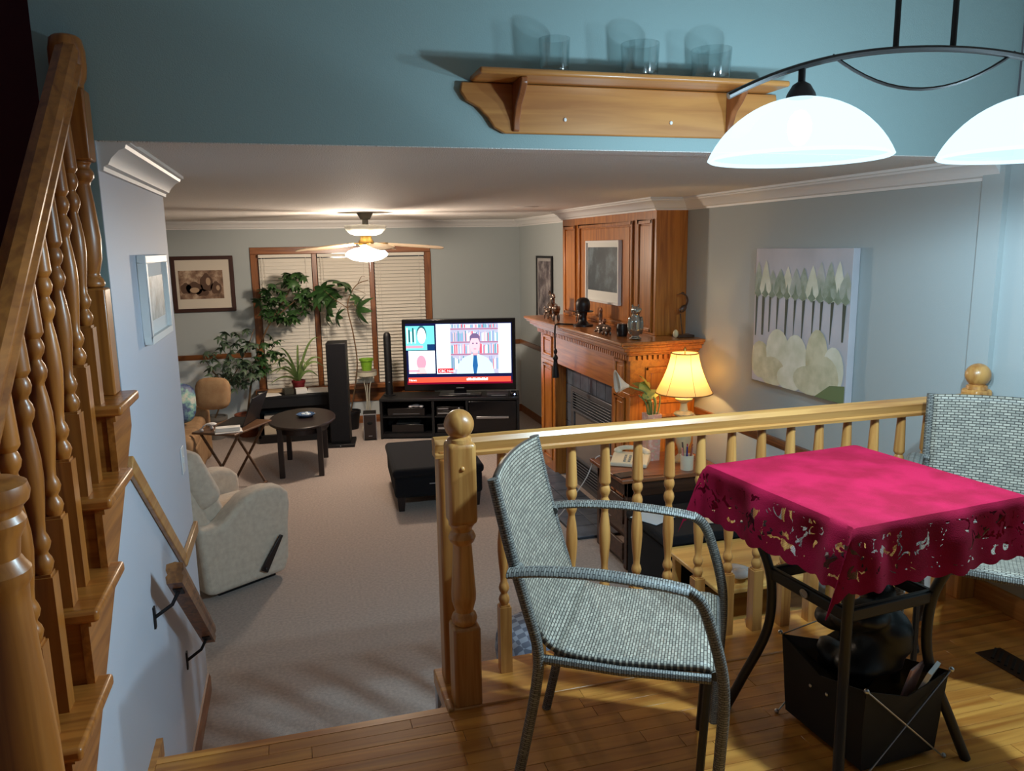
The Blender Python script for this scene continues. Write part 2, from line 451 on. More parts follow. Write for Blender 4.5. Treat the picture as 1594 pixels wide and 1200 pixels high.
for i, (x0, x1) in enumerate(panes):
    MB().box(x0, x1, YW-.010, YW-.006, .50, 2.065).build('pane', m_night, win, off=wo)
    bl = MB().box(x0+.005, x1-.005, YW-.075, YW-.025, 2.025, 2.062).build('blind_headrail', m_blind, win, off=wo, bevel=.003)
    s0 = None; z = .535; tilt = R((70, 58, 50)[i])
    while z < 2.02:
        if s0 is None:
            m_ = MB().cbox((0, 0, 0), (x1-x0-.012, .046, .0028), Matrix.Rotation(tilt, 3, 'X'))
            s0 = m_.build('slat', m_blind, bl, smooth=False)
            s0.location = ((x0+x1)/2-wo[0], YW-.05-wo[1], z-wo[2])
        else:
            copy_part(s0, bl, loc=((x0+x1)/2-wo[0], YW-.05-wo[1], z-wo[2]))
        z += .0405
    for xx in (x0+.07, x1-.07):
        MB().tube([(xx, YW-.078, 2.03), (xx, YW-.078, .53)], .0018, 5).build('ladder_cord', m_blind, bl, off=wo)
    MB().box(x0+.006, x1-.006, YW-.07, YW-.03, .503, .522).build('bottom_rail', m_blind, bl, off=wo, bevel=.003)
    MB().tube([(x0+.04, YW-.085, 2.03), (x0+.042, YW-.085, 1.25 if i < 2 else 1.5)], .003, 5).build('wand', m_blind, bl, off=wo)

# wall plates
sp = tag(MB().box(-.51, -.504, 3.56, 3.63, 1.15, 1.27).build('light_switch', m_white, bevel=.003), 'white light switch plate on the partition wall', 'switch')
MB().box(-.006+.006, .007, -.008, .008, .05, .075).build('toggle', m_white, sp)
ou = tag(MB().box(.855, .925, YW-.012, YW-.006, .27, .39).build('wall_outlet', m_white, bevel=.003), 'white wall outlet under the window by the plant stand', 'outlet')
MB().box(-.012, .012, -.006, -.003, .03, .05).build('socket', m_silver, ou)
MB().box(-.012, .012, -.006, -.003, .07, .09).build('socket', m_silver, ou)

# ================================================================== STAIRCASE UP
so = (-.9, 1.6, U)
stair = thing('staircase', 'oak staircase climbing away beside the blue partition', 'staircase', so)
RISE, RUN, YF = .19, .228, 1.59-2*.228
for k in range(1, 7):
    y0 = YF + (k-1)*RUN; z = U + RISE*k; y1 = y0+.30 if k < 6 else 2.535
    MB().box(-1.58, -.462, y0, y1 if k < 6 else y1, z-.03, z).build('tread', stx, stair, off=so, bevel=.009, seg=3)
    MB().box(-1.58, -.5095, y0+.034, y0+.05, z-RISE, z-.03).build('riser', stx, stair, off=so)
    MB().box(-.492, -.486, y0+.03, y0+.06, z-.05, z-.032).build('cove', sty, stair, off=so)
poly = []
for k in range(1, 7):
    y0 = YF+(k-1)*RUN+.03; z = U+RISE*k-.031
    poly += [(y0, z-RISE+.001 if k > 1 else U), (y0, z)]
poly += [(2.535, U+RISE*6-.031), (2.535, 1.60), (1.2, .48), (YF+.03, U-.05)]
MB().prism(poly, 'x', -.509, -.492).build('stringer', sty, stair, off=so)

# stair railing
ro = (-.54, 1.6, U)
srail = thing('stair_railing', 'turned oak banister with balusters up the staircase', 'railing', ro)
zu = lambda y: 1.916 + .87*(y-1.671)
BAL = [(.0, 0), (.014, .0), (.0185, .012), (.021, .024), (.0185, .036), (.013, .046), (.0125, .052), (.018, .060), (.0215, .072), (.0195, .084), (.014, .098)]
def baluster_mesh(blk, h, sq=.0215, n=16, k=1.0):
    """square foot, two beads, a vase, two beads and a tapering shaft"""
    mb = MB(); mb.box(-sq, sq, -sq, sq, 0, blk)
    mb.box(-sq*.8, sq*.8, -sq*.8, sq*.8, blk, blk+.006)
    a = blk+.004; v = h*.27; pr = [(.0, a), (.013*k, a), (.0175*k, a+.010), (.0205*k, a+.022), (.0175*k, a+.034), (.0125*k, a+.043), (.0125*k, a+.048), (.017*k, a+.056), (.0195*k, a+.067), (.0165*k, a+.080), (.0125*k, a+.090)]
    b = a+.09
    for q, r in ((.10, .0135), (.3, .0180), (.5, .0212), (.68, .0205), (.85, .0165), (.97, .0125)): pr.append((r*k, b+v*q))
    c = b+v
    pr += [(.0125*k, c), (.018*k, c+.012), (.0205*k, c+.026), (.0175*k, c+.040), (.0125*k, c+.050), (.0125*k, c+.055), (.018*k, c+.065), (.0205*k, c+.078), (.018*k, c+.090), (.0150*k, c+.097), (.0215*k, c+.108), (.0215*k, c+.112)]
    pr += [(.0200*k, c+.15), (.0155*k, h)]
    mb.lathe(pr, n, cap=True)
    return mb
for k in range(2, 7):
    for q in (.055, .168):
        y = YF+(k-1)*RUN+q; z = U+RISE*k
        if y < 1.3 or (k == 6 and q > .1): continue
        h = zu(y)-z+.012
        mb = baluster_mesh(.25 + (.06 if q > .1 else -.04) + .0, h, k=1.08)
        o = mb.build('baluster', stz, srail); o.location = (0, y-ro[1], z-ro[2])
hr = [(-.030, 0), (.030, 0), (.034, .018), (.026, .026), (.030, .05), (.022, .068), (0, .076), (-.022, .068), (-.030, .05), (-.026, .026), (-.034, .018)]
mb = MB(); n = len(hr)
for y in (1.12, 2.46):
    mb.v += [(-.54+p[0], y, zu(y)+p[1]*1.2) for p in hr]
mb.f = [(i, (i+1) % n, (i+1) % n+n, i+n) for i in range(n)] + [tuple(range(n)), tuple(range(2*n-1, n-1, -1))]
mb.build('handrail', sty, srail, off=ro, ang=25)
MB().tube(smoothpts([(-.54, 1.13, zu(1.13)+.04), (-.525, 1.09, zu(1.13)+.02), (-.47, 1.055, zu(1.13)+.015), (-.412, 1.05, zu(1.13)+.015)], 5), .032, 12).build('rail_easing', sty, srail, off=ro)
tn = MB(); tn.box(-.583, -.507, 2.442, 2.518, 1.71, 2.02); tn.lathe([(.030, 2.02), (.036, 2.03), (.030, 2.045), (.022, 2.055), (.033, 2.10), (.036, 2.16), (.028, 2.26), (.022, 2.31), (.034, 2.325), (.036, 2.34), (.024, 2.355), (.034, 2.37)], 18, (-.545, 2.48, 0)); tn.box(-.583, -.507, 2.442, 2.518, 2.37, 2.56)
tn.lathe([(.034, 2.56), (.034, 2.575), (.042, 2.59), (.046, 2.62), (.046, 2.66), (.040, 2.69), (.03, 2.70), (0, 2.702)], 18, (-.545, 2.48, 0))
tn.build('top_newel', stz, srail, off=ro, bevel=.006)
# starting newel, a round turned post
so2 = (-.377, 1.05, U)
NP = [(.0, U), (.066, U), (.066, U+.30), (.062, U+.36), (.053, 1.40), (.044, 1.55), (.040, 1.63), (.041, 1.655), (.0465, 1.665), (.0465, 1.68), (.040, 1.69), (.035, 1.70), (.038, 1.725), (.046, 1.742), (.048, 1.752), (.043, 1.762), (.046, 1.772), (.054, 1.780), (.057, 1.793), (.054, 1.805), (.042, 1.811), (0, 1.814)]
NP = [(r*.883, z if z < 1.0 else 2.12-(2.12-z)*.883) for r, z in NP]
tag(MB().lathe(NP, 28, so2[:2]+(0,)).build('newel_post', stz, ang=30), 'round turned oak newel at the foot of the staircase', 'newel post')

# short wall handrail on black brackets
ho = (-.43, 2.97, .79)
wh = thing('wall_handrail', 'short worn oak handrail on two black wall brackets', 'handrail', ho)
p0, p1 = Vector((-.43, 2.64, 1.07)), Vector((-.43, 3.33, .50)); dv = (p1-p0).normalized(); up = Vector((1,0,0)).cross(dv).normalized()
if up.z < 0: up = -up
sec = [(-.024, -.035), (.024, -.035), (.028, -.012), (.022, -.004), (.028, .012), (.026, .032), (0, .038), (-.026, .032), (-.028, .012), (-.022, -.004), (-.028, -.012)]
mb = MB(); n = len(sec)
for p in (p0, p1): mb.v += [tuple(p + Vector((q[0], 0, 0)) + up*q[1]) for q in sec]
mb.f = [(i, (i+1) % n, (i+1) % n+n, i+n) for i in range(n)] + [tuple(range(n)), tuple(range(2*n-1, n-1, -1))]
mb.build('grip', wood('worn_oak', (150, 96, 50), (88, 52, 28), 'y', 26), wh, off=ho, ang=25)
for tt in (.10, .90):
    c = p0.lerp(p1, tt) - up*.036
    w = Vector((-.51, c.y-.03, c.z-.07))
    mb = MB(); mb.tube([w+Vector((.004,0,.0)), w.lerp(c, .6)+Vector((.01,0,-.012)), c], .0065, 8)
    mb.cbox(w+Vector((.003, 0, 0)), (.006, .022, .075)); mb.cbox(c, (.03, .06, .006), Matrix.Rotation(math.atan2(dv.z, dv.y), 3, 'X'))
    mb.build('bracket', m_black, wh, off=ho)

# ================================================================== DINING RAILING
YR = 2.55
ro = (1.6, YR, U)
rl = thing('dining_railing', 'yellow oak railing with turned balusters along the dining edge', 'railing', ro)
TR = [(-.032, 0), (.032, 0), (.034, .012), (.026, .018), (.030, .034), (.034, .048), (.024, .064), (0, .070), (-.024, .064), (-.034, .048), (-.030, .034), (-.026, .018), (-.034, .012)]
mb = MB(); n = len(TR)
for x in (.435, 2.6985): mb.v += [(x, YR+p[0], 1.412+p[1]) for p in TR]
mb.f = [(i, (i+1) % n, (i+1) % n+n, i+n) for i in range(n)] + [tuple(range(n)), tuple(range(2*n-1, n-1, -1))]
mb.build('top_rail', oakx, rl, off=ro, ang=25)
b0 = None
for i in range(16):
    x = .675 + i*.1305
    if b0 is None:
        b0 = baluster_mesh(.255, 1.413-U-.006).build('baluster', oakz, rl)
        b0.location = (x-ro[0], 0, .006)
    else: copy_part(b0, rl, loc=(x-ro[0], 0, .006))
def newel(name, label, x, y, z0, z1, w=.047, parent=None):
    o = (x, y, z0); g = thing(name, label, 'newel post', o)
    H = z1-z0
    MB().box(-w, w, -w, w, 0, .29).build('foot_block', oakz, g, bevel=.010, seg=2)
    pr = [(.030, .285), (.040, .295), (.044, .31), (.040, .325), (.030, .335), (.034, .35), (.041, .375), (.042, .40), (.038, .46), (.033, .54), (.031, .575), (.040, .585), (.046, .60), (.040, .615), (.032, .622), (.036, .635), (.044, .645), (.044, .655)]
    MB().lathe(pr, 24).build('turned_shaft', oakz, g, ang=30)
    MB().box(-w, w, -w, w, .65, H-.105).build('head_block', oakz, g, bevel=.016, seg=3)
    MB().lathe([(.042, H-.108), (.040, H-.095), (.030, H-.088), (.026, H-.085)], 24).build('neck', oakz, g)
    rb = .049
    MB().lathe([(max(1e-5, rb*math.cos(q)), H-rb+rb*math.sin(q)) for q in [math.pi*(k/16-.5) for k in range(17)]], 28, cap=False).build('ball', oakz, g)
    return g
nw = newel('newel_post', 'square oak newel with ball top beside the steps', .497, 2.41, U, 1.602)
MB().ell((-.002, -.047, .845), (.0085, .007, .0085), 10).build('knob', oakz, nw)
hp = MB(); hp.box(.445, .505, 2.52, 2.60, U, 1.44)
hp.build('back_post', oakz, rl, off=ro, bevel=.008)
# half newel against the wall
g = newel('newel_post', 'oak end post with ball top against the right wall', 2.745, YR, U, 1.605, .045)

# ================================================================== FIREPLACE
fo = (2.5, 6.05, 0)
fp = thing('fireplace', 'amber oak fireplace surround with mantel and tall panelled overmantel', 'fireplace', fo)
XB, X0, Ya, Yb = 2.551, 2.30, 5.03, 7.03
def fb(name, m, *bx, par=None, bevel=.004): return MB().box(*bx).build(name, m, par or fp, off=fo if par is None else fo, bevel=bevel)
# overmantel
fb('overmantel_front', chz, XB, XW, 5.17, 7.18, 1.45, 2.36)
def frame(y0, y1, z0, z1, x, w=.03, dpt=.016, name='panel_moulding'):
    mb = MB()
    for q in ((y0, y1, z0, z0+w), (y0, y1, z1-w, z1)): mb.box(x-dpt, x, *q)
    for q in ((y0, y0+w), (y1-w, y1)): mb.box(x-dpt, x, q[0], q[1], z0, z1)
    o = mb.build(name, chz, fp, off=fo, bevel=.005); return o
frame(5.22, 5.47, 1.47, 2.29, XB); frame(5.56, 6.72, 1.47, 2.29, XB); frame(6.81, 7.11, 1.47, 2.29, XB)
for q in ((5.26, 5.43), (5.62, 6.66), (6.85, 7.07)):
    fb('panel', chz, XB-.007, XB, q[0], q[1], 1.51, 2.25)
# mantel shelf, stepped moulding
for x, y0, y1, z0, z1 in ((2.155, 4.875, 7.20, 1.425, 1.45), (2.175, 4.895, 7.18, 1.405, 1.425), (2.20, 4.92, 7.155, 1.375, 1.405), (2.228, 4.948, 7.125, 1.355, 1.375), (2.25, 4.97, 7.10, 1.34, 1.355)):
    fb('mantel_shelf' if z1 > 1.44 else 'mantel_moulding', chy, x, XW, y0, y1, z0, z1, bevel=.006)
d0 = None; k = 0
y = 4.985
while y < 7.08:
    if d0 is None:
        d0 = MB().cbox((0,0,0), (.032, .024, .032)).build('dentil', chz, fp); d0.location = (2.272-fo[0], y-fo[1], 1.322)
    else: copy_part(d0, fp, loc=(2.272-fo[0], y-fo[1], 1.322))
    y += .041
x = 2.30
while x < 2.78:
    copy_part(d0, fp, loc=(x-fo[0], 4.998-fo[1], 1.322), rot=(0,0,R(90))); x += .041
fb('frieze', chy, X0-.018, XW, Ya-.02, Yb+.03, 1.06, 1.34)
fb('pilaster', chz, X0-.018, XW, Ya-.02, 5.335, 0, 1.06)
fb('pilaster', chz, X0-.018, XW, 6.65, Yb+.03, 0, 1.06)
for y0, y1 in ((5.09, 5.27), (6.72, 6.97)):
    frame(y0, y1, 1.10, 1.29, X0-.018, .022, .012); frame(y0, y1, .12, 1.02, X0-.018, .022, .012)
    fb('panel', chz, X0-.024, X0-.017, y0+.04, y1-.04, 1.14, 1.25); fb('panel', chz, X0-.024, X0-.017, y0+.04, y1-.04, .16, .98)
# side that faces the dining room
for z0, z1 in ((.98, 1.25), (.55, .90), (.1, .47)):
    mb = MB(); ys = Ya-.02
    for q in ((2.40, 2.72, z0, z0+.025), (2.40, 2.72, z1-.025, z1)): mb.box(q[0], q[1], ys-.012, ys, q[2], q[3])
    for q in (2.40, 2.695): mb.box(q, q+.025, ys-.012, ys, z0, z1)
    mb.build('panel_moulding', chz, fp, off=fo, bevel=.004)
    fb('panel', chz, 2.445, 2.675, ys-.006, ys+.001, z0+.045, z1-.045)
# slate tiles round the firebox
fb('tile_backing', m_grout, 2.40, 2.42, 5.335, 6.65, 0, 1.06, bevel=0)
def tile(y0, y1, z0, z1): MB().box(2.388, 2.402, y0+.003, y1-.003, z0+.003, z1-.003).build('tile', m_slate, fp, off=fo, bevel=.002)
ty = [5.335+ (6.65-5.335)/7*i for i in range(8)]
for i in range(7): tile(ty[i], ty[i+1], .87, 1.06)
for j in range(5):
    z0 = .87/5*j
    tile(5.335, 5.335+.17, z0, z0+.174); tile(6.65-.17, 6.65, z0, z0+.174)
# metal insert with louvres
m_ins = mat('insert_metal', (108, 108, 112), .4, .5)
mb = MB()
for bx in ((5.52, 6.47, .83, .87), (5.52, 6.47, 0, .04)): mb.box(2.372, 2.40, *bx)
for y0 in (5.52, 6.43): mb.box(2.372, 2.40, y0, y0+.04, .04, .83)
mb.build('insert_frame', m_ins, fp, off=fo, bevel=.003)
l0 = None
for zz in [.69+.024*i for i in range(6)] + [.06+.026*i for i in range(6)]:
    if l0 is None:
        l0 = MB().cbox((0,0,0), (.035, .86, .004), Matrix.Rotation(R(35), 3, 'Y')).build('louvre', m_ins, fp); l0.location = (2.385-fo[0], 5.995-fo[1], zz)
    else: copy_part(l0, fp, loc=(2.385-fo[0], 5.995-fo[1], zz))
fb('firebox_glass', mat('firebox_glass', (120, 112, 108), .15), 2.383, 2.39, 5.60, 6.39, .24, .66)
mb = MB()
for bx in ((5.56, 6.43, .655, .675), (5.56, 6.43, .225, .245)): mb.box(2.368, 2.39, *bx)
for y0 in (5.56, 6.39): mb.box(2.368, 2.39, y0, y0+.04, .245, .655)
mb.build('insert_door', m_ins, fp, off=fo, bevel=.003)
# hearth tiles on the floor
he = struct(MB().box(1.90, 2.31, 5.04, 7.0, 0, .012).build('floor_hearth', m_grout), 'slate tile hearth on the carpet')
for i in range(9):
    for j in range(2):
        y0 = 5.04+i*(1.96/9); x0 = 1.90+j*.205
        MB().box(x0+.003, x0+.202, y0+.003, y0+1.96/9-.003, .012, .02).build('tile', m_slate, he, off=he.location, bevel=.002)

# ================================================================== LAMPS
# two-shade pendant over the dining table
po = (1.575, 1.71, 2.33)
PA = math.atan2(-.274, .962)
pen = thing('pendant_lamp', 'bronze arched pendant lamp with two glowing white glass bowls', 'lamp', po, PA)
m_shade = emission('glowing_glass', COOL, 1.25, .30)
L_ = .305
mb = MB(); mb.tube(arc(lambda t: ((t-.5)*.98, 0, .262-.30*(t-.5)**2-.25*abs(t-.5)**3), 28), .0105, 8, flat=(1.3, .8)); mb.build('arched_bar', m_iron, pen)
mb = MB(); mb.tube(arc(lambda t: ((t-.5)*.46, .0, .165+.34*(t-.5)**2), 16), .0045, 6); mb.build('swag_bar', m_iron, pen)
for sx in (-.072, .072):
    mb = MB(); mb.tube([(sx, 0, .255), (sx, 0, 1.02)], .0075, 8); mb.build('rod', m_iron, pen)
MB().lathe([(.0, .99), (.07, .99), (.075, 1.01), (.07, 1.02), (0, 1.02)], 20).build('ceiling_plate', m_iron, pen)
for sx in (-1, 1):
    x = sx*L_
    MB().lathe([(.0, .222), (.009, .222), (.009, .188), (.022, .180), (.034, .160), (.038, .148), (.0, .148)], 16, (x, 0, 0)).build('shade_cap', m_iron, pen)
    RS = (.228**2+.150**2)/(2*.150); qm = math.asin(.228/RS)
    pr = [(max(.001, RS*math.sin(q)), RS*math.cos(q)-RS+.150) for q in [qm*k/14 for k in range(15)]]
    pr = pr + [(.222, -.004), (.214, .006)]
    sh = MB().lathe(pr, 40, (x, 0, 0), cap=False).build('glass_bowl', m_shade, pen)
    MB().ell((x, 0, .075), (.03, .03, .045), 14).build('bulb', emission('bulb_cool', COOL, 18.0), pen)
    point_light('pendant_light', (x, 0, .03), PENDANT_W, COOL, .035, pen)

# ceiling fan with light
fo2 = (.70, 7.39, 2.0)
fan = thing('ceiling_fan', 'white ceiling fan with lit fluted glass bowl', 'ceiling fan', fo2)
MB().lathe([(.075, .44), (.07, .425), (.045, .38), (.028, .375), (.028, .33)], 24).build('canopy', mat('antique_metal', (96, 92, 84), .4, .5), fan)
fl_ = []
mb = MB(); nn = 48
pr = [(.05, .335), (.185, .325), (.188, .31), (.175, .285), (.14, .25), (.10, .235), (.05, .23)]
vs_ = []; fs = []
for r, z in pr:
    for i in range(nn):
        rr = r*(1+(.03 if i % 4 < 2 else -.01)*(r > .09)); a = 2*math.pi*i/nn; vs_.append((rr*math.cos(a), rr*math.sin(a), z))
for k in range(len(pr)-1):
    for i in range(nn):
        j = (i+1) % nn; fs.append((k*nn+i, k*nn+j, (k+1)*nn+j, (k+1)*nn+i))
mb.add(vs_, fs).build('motor_housing', mat('milk_glass', (226, 230, 222), .25), fan)
MB().lathe([(.05, .235), (.055, .20), (.07, .18), (.07, .15), (.05, .13), (.03, .12)], 20).build('hub', mat('brass', (190, 150, 80), .3, .9), fan)
for k in range(5):
    a = R(-8+72*k); m = Matrix.Rotation(a, 3, 'Z')
    bl = MB(); outl = [(.16, -.045), (.40, -.065), (.66, -.068), (.70, -.045), (.715, 0), (.70, .045), (.66, .068), (.40, .065), (.16, .045)]
    top = [m @ Vector((p[0], p[1]*math.cos(.2), .165-.085*(p[0]-.1)+p[1]*.18)) for p in outl]
    bot = [p - Vector((0, 0, .007)) for p in top]; n = len(outl)
    bl.add(top+bot, [tuple(range(n)), tuple(reversed(range(n, 2*n)))]+[(i, i+n, (i+1) % n+n, (i+1) % n) for i in range(n)])
    b_ = bl.build('blade', mat('pale_wood_blade', (206, 184, 154), .4), fan, smooth=False)
    ir = MB(); ir.cbox(m @ Vector((.13, 0, .163)), (.14, .03, .006), m); ir.build('blade_iron', MATS['brass'], fan)
vs_ = []; fs = []; pr = [(.05, .13), (.11, .118), (.165, .095), (.192, .065), (.185, .045), (.13, .012), (.06, -.005), (.0, -.01)]
for r, z in pr:
    for i in range(nn):
        rr = r*(1+(.03 if i % 4 < 2 else -.02)*(r > .09)); a = 2*math.pi*i/nn; vs_.append((rr*math.cos(a), rr*math.sin(a), z))
for k in range(len(pr)-1):
    for i in range(nn):
        j = (i+1) % nn; fs.append((k*nn+i, k*nn+j, (k+1)*nn+j, (k+1)*nn+i))
MB().add(vs_, fs).build('glass_bowl', emission('fan_glass', (1.0, .88, .74), 6.0, .55), fan)
MB().tube([(.03, .02, .0), (.03, .02, -.10)], .002, 5).build('pull_chain', m_steel, fan)
point_light('fan_light', (0, 0, .05), FAN_W, WARM, .09, fan)
# ceiling hook plate seen on the stipple
tag(MB().lathe([(.0, C-.004), (.10, C-.004), (.11, C)], 20, (1.95, 6.4, 0)).build('ceiling_plate', m_ceil), 'round white cover plate on the living room ceiling', 'cover plate')

# ================================================================== DINING FURNITURE
def make_chair():
    c = thing('wicker_chair', 'grey wicker armchair facing the red table with its back to the newel', 'chair', (0, 0, U), 0, 'wicker dining chairs')
    sw, aw = .225, .275
    # woven sling: back flowing into the seat
    prof = smoothpts([(-.335, 0, .945), (-.318, 0, .86), (-.285, 0, .72), (-.252, 0, .60), (-.225, 0, .52), (-.19, 0, .475), (-.13, 0, .455), (0, 0, .45), (.13, 0, .457), (.215, 0, .462), (.245, 0, .452)], 4)
    L = [0]
    for i in range(1, len(prof)): L.append(L[-1]+(prof[i]-prof[i-1]).length)
    def pt(s):
        d = s*L[-1]
        for i in range(1, len(L)):
            if L[i] >= d-1e-9:
                f = (d-L[i-1])/(L[i]-L[i-1]); return prof[i-1].lerp(prof[i], f)
        return prof[-1]
    sb = .52/L[-1]
    def back(u, v):
        p = pt(v*sb); w = sw*(1+.03*(1-v)); y = (u-.5)*2*w; bow = .020*(1-(2*u-1)**2)*(1-v); top = .006*(1-(2*u-1)**2)*max(0, 1-v*2.2)
        return (p.x-bow, y, p.z+top)
    def seat(u, v):
        p = pt(sb+v*(1-sb)); y = (u-.5)*2*sw; dip = .012*(1-(2*u-1)**2)*math.sin(math.pi*v)
        return (p.x, y, p.z-dip)
    MB().grid(back, 14, 20, .46, .52).build('backrest', m_wick, c, solid=.016)
    MB().grid(seat, 14, 18, .46, .50).build('seat', m_wick, c, solid=.018)
    mb = MB(); mb.tube([(.245, -sw-.005, .448), (.247, 0, .446), (.245, sw+.005, .448)], .013, 8); mb.build('front_rail', m_wickt, c)
    for s in (-1, 1):
        p = smoothpts([(-.30, s*.215, 0), (-.262, s*.225, .18), (-.228, s*(sw+.01), .36), (-.222, s*(sw+.012), .47), (-.255, s*(sw+.012), .60), (-.295, s*(sw+.014), .75), (-.338, s*(sw+.016), .945)], 5)
        MB().tube(p, .0155, 10).build('rear_leg', m_wickt, c)
        ap = smoothpts([(-.29, s*aw, .70), (-.20, s*aw, .713), (-.05, s*aw, .718), (.10, s*aw, .708), (.175, s*aw, .697)], 4) 
        fl2 = [(1.75, .7)]*len(ap)
        MB().tube(ap, .0165, 10, flat=fl2).build('armrest', m_wickt, c)
        fp_ = smoothpts([(.165, s*aw, .700), (.20, s*aw, .675), (.225, s*aw, .62), (.258, s*aw, .50), (.268, s*aw, .40), (.262, s*(aw-.005), .25), (.25, s*(aw-.01), 0)], 5)
        MB().tube(fp_, .0155, 10).build('front_leg', m_wickt, c)
        MB().tube([(.228, s*(sw-.005), .44), (.205, s*(sw-.01), .0)], .011, 8).build('inner_leg', m_iron, c)
        MB().tube([(-.215, s*(sw+.005), .44), (0, s*(sw+.008), .434), (.235, s*(sw+.005), .44)], .0135, 8).build('seat_rail', m_wickt, c)
        MB().tube([(-.27, s*sw, .70), (-.28, s*(aw+.004), .70)], .012, 8).build('arm_joint', m_wickt, c)
    return c
def copy_thing(o, label):
    c = o.copy(); COL.objects.link(c); c['label'] = label
    for ch in list(o.children):
        d = ch.copy(); COL.objects.link(d); d.parent = c
        for g2 in ch.children:
            e = g2.copy(); COL.objects.link(e); e.parent = d
    return c
ch1 = make_chair(); ch1.location = (.895, 1.948, U); ch1.rotation_euler.z = -.533
ch2 = copy_thing(ch1, 'grey wicker armchair by the right wall behind the red table'); ch2.location = (2.325, 2.05, U); ch2.rotation_euler.z = 3.908
MB().tube(smoothpts([(.20, -.21, .11), (.0, -.225, .10), (-.25, -.21, .11)], 5), .012, 8).build('foot_rail', m_iron, ch2)
ch2.location.x += .02

# bistro table
TZ = .84; ta = R(5.5); to = (1.60, 1.885, U)
tb = thing('bistro_table', 'small square black metal bistro table under a red cloth', 'table', to, ta)
hh = .3075
MB().box(-hh, hh, -hh, hh, TZ-.012, TZ-.004).build('glass_top', mat('smoked_glass', (60, 66, 70), .1), tb, bevel=.003)
mb = MB(); q = hh-.012
for a, b in (((-q,-q),(q,-q)),((q,-q),(q,q)),((q,q),(-q,q)),((-q,q),(-q,-q))): mb.tube([(a[0],a[1],TZ-.022),(b[0],b[1],TZ-.022)], .011, 8)
mb.build('top_frame', m_iron, tb)
for sx in (-1, 1):
    for sy in (-1, 1):
        k = 1/ math.sqrt(2)
        p = smoothpts([(sx*.285, sy*.285, TZ-.02), (sx*.225, sy*.225, .70), (sx*.175, sy*.175, .56), (sx*.158, sy*.158, .45), (sx*.165, sy*.165, .30), (sx*.215, sy*.215, .12), (sx*.250, sy*.250, 0)], 5)
        MB().tube(p, .0155, 10).build('leg', m_iron, tb)
mb = MB(); q = .158
for a, b in (((-q,-q),(q,-q)),((q,-q),(q,q)),((q,q),(-q,q)),((-q,q),(-q,-q))):
    mid = Vector(((a[0]+b[0])/2, (a[1]+b[1])/2, .505)); dx, dy = b[0]-a[0], b[1]-a[1]
    mb.cbox(mid, (abs(dx)+.03 if abs(dx) > .01 else .022, abs(dy)+.03 if abs(dy) > .01 else .022, .04))
mb.build('shelf_frame', m_iron, tb, bevel=.006)
bd = MB(); bd.lathe([(0, 0), (.017, 0), (.017, .004), (.013, .004), (.012, .002), (0, .002)], 18, (-.170, .0, .505), Matrix.Rotation(R(-90), 3, 'Y'), sx=.8); bd.build('oval_badge', m_steel, tb)

# red lace cloth
m_red = bpy.data.materials.new('crimson_lace'); m_red.use_nodes = True
nt = m_red.node_tree; bs = nt.nodes['Principled BSDF']; L = nt.links
bs.inputs['Roughness'].default_value = .9; bs.inputs['Specular IOR Level'].default_value = .15; bs.inputs['Sheen Weight'].default_value = .02; bs.inputs['Sheen Tint'].default_value = lin((255, 120, 150))
tc = nt.nodes.new('ShaderNodeTexCoord'); sep = nt.nodes.new('ShaderNodeSeparateXYZ'); L.new(tc.outputs['UV'], sep.inputs[0])
n1 = nt.nodes.new('ShaderNodeTexNoise'); n1.inputs['Scale'].default_value = 7; n1.inputs['Detail'].default_value = 5; L.new(tc.outputs['UV'], n1.inputs['Vector'])
cr = nt.nodes.new('ShaderNodeValToRGB'); cr.color_ramp.elements[0].color = lin((122, 5, 36)); cr.color_ramp.elements[1].color = lin((144, 11, 50))
cr.color_ramp.elements[0].position = .4; cr.color_ramp.elements[1].position = .6
L.new(n1.outputs['Fac'], cr.inputs[0]); L.new(cr.outputs[0], bs.inputs['Base Color'])
n2 = nt.nodes.new('ShaderNodeTexNoise'); n2.inputs['Scale'].default_value = 300; bp = nt.nodes.new('ShaderNodeBump'); bp.inputs['Strength'].default_value = .35; bp.inputs['Distance'].default_value = .002
L.new(tc.outputs['UV'], n2.inputs['Vector']); L.new(n2.outputs['Fac'], bp.inputs['Height']); L.new(bp.outputs[0], bs.inputs['Normal'])
# openwork only on the hanging border: floral cells cut out with a fine net left in them
def nmath(op, a, b=None):
    x = nt.nodes.new('ShaderNodeMath'); x.operation = op
    for i, v in enumerate((a, b)):
        if v is None: continue
        if isinstance(v, (int, float)): x.inputs[i].default_value = v
        else: L.new(v, x.inputs[i])
    return x.outputs[0]
mx_ = nmath('MAXIMUM', nmath('ABSOLUTE', sep.outputs[0]), nmath('ABSOLUTE', sep.outputs[1]))
border = nmath('MULTIPLY', nmath('GREATER_THAN', mx_, hh+.028), nmath('LESS_THAN', mx_, hh+.150))
vn = nt.nodes.new('ShaderNodeTexNoise'); vn.inputs['Scale'].default_value = 22; vn.inputs['Detail'].default_value = 3.5; vn.inputs['Distortion'].default_value = 1.8
L.new(tc.outputs['UV'], vn.inputs['Vector'])
cell = nmath('GREATER_THAN', vn.outputs['Fac'], .595)
wv = nt.nodes.new('ShaderNodeTexChecker'); wv.inputs['Scale'].default_value = 260; L.new(tc.outputs['UV'], wv.inputs['Vector'])
hole = nmath('MULTIPLY', nmath('MULTIPLY', border, cell), nmath('SUBTRACT', 1.0, nmath('MULTIPLY', wv.outputs['Fac'], .35)))
tr = nt.nodes.new('ShaderNodeBsdfTransparent'); mxs = nt.nodes.new('ShaderNodeMixShader'); out = nt.nodes['Material Output']
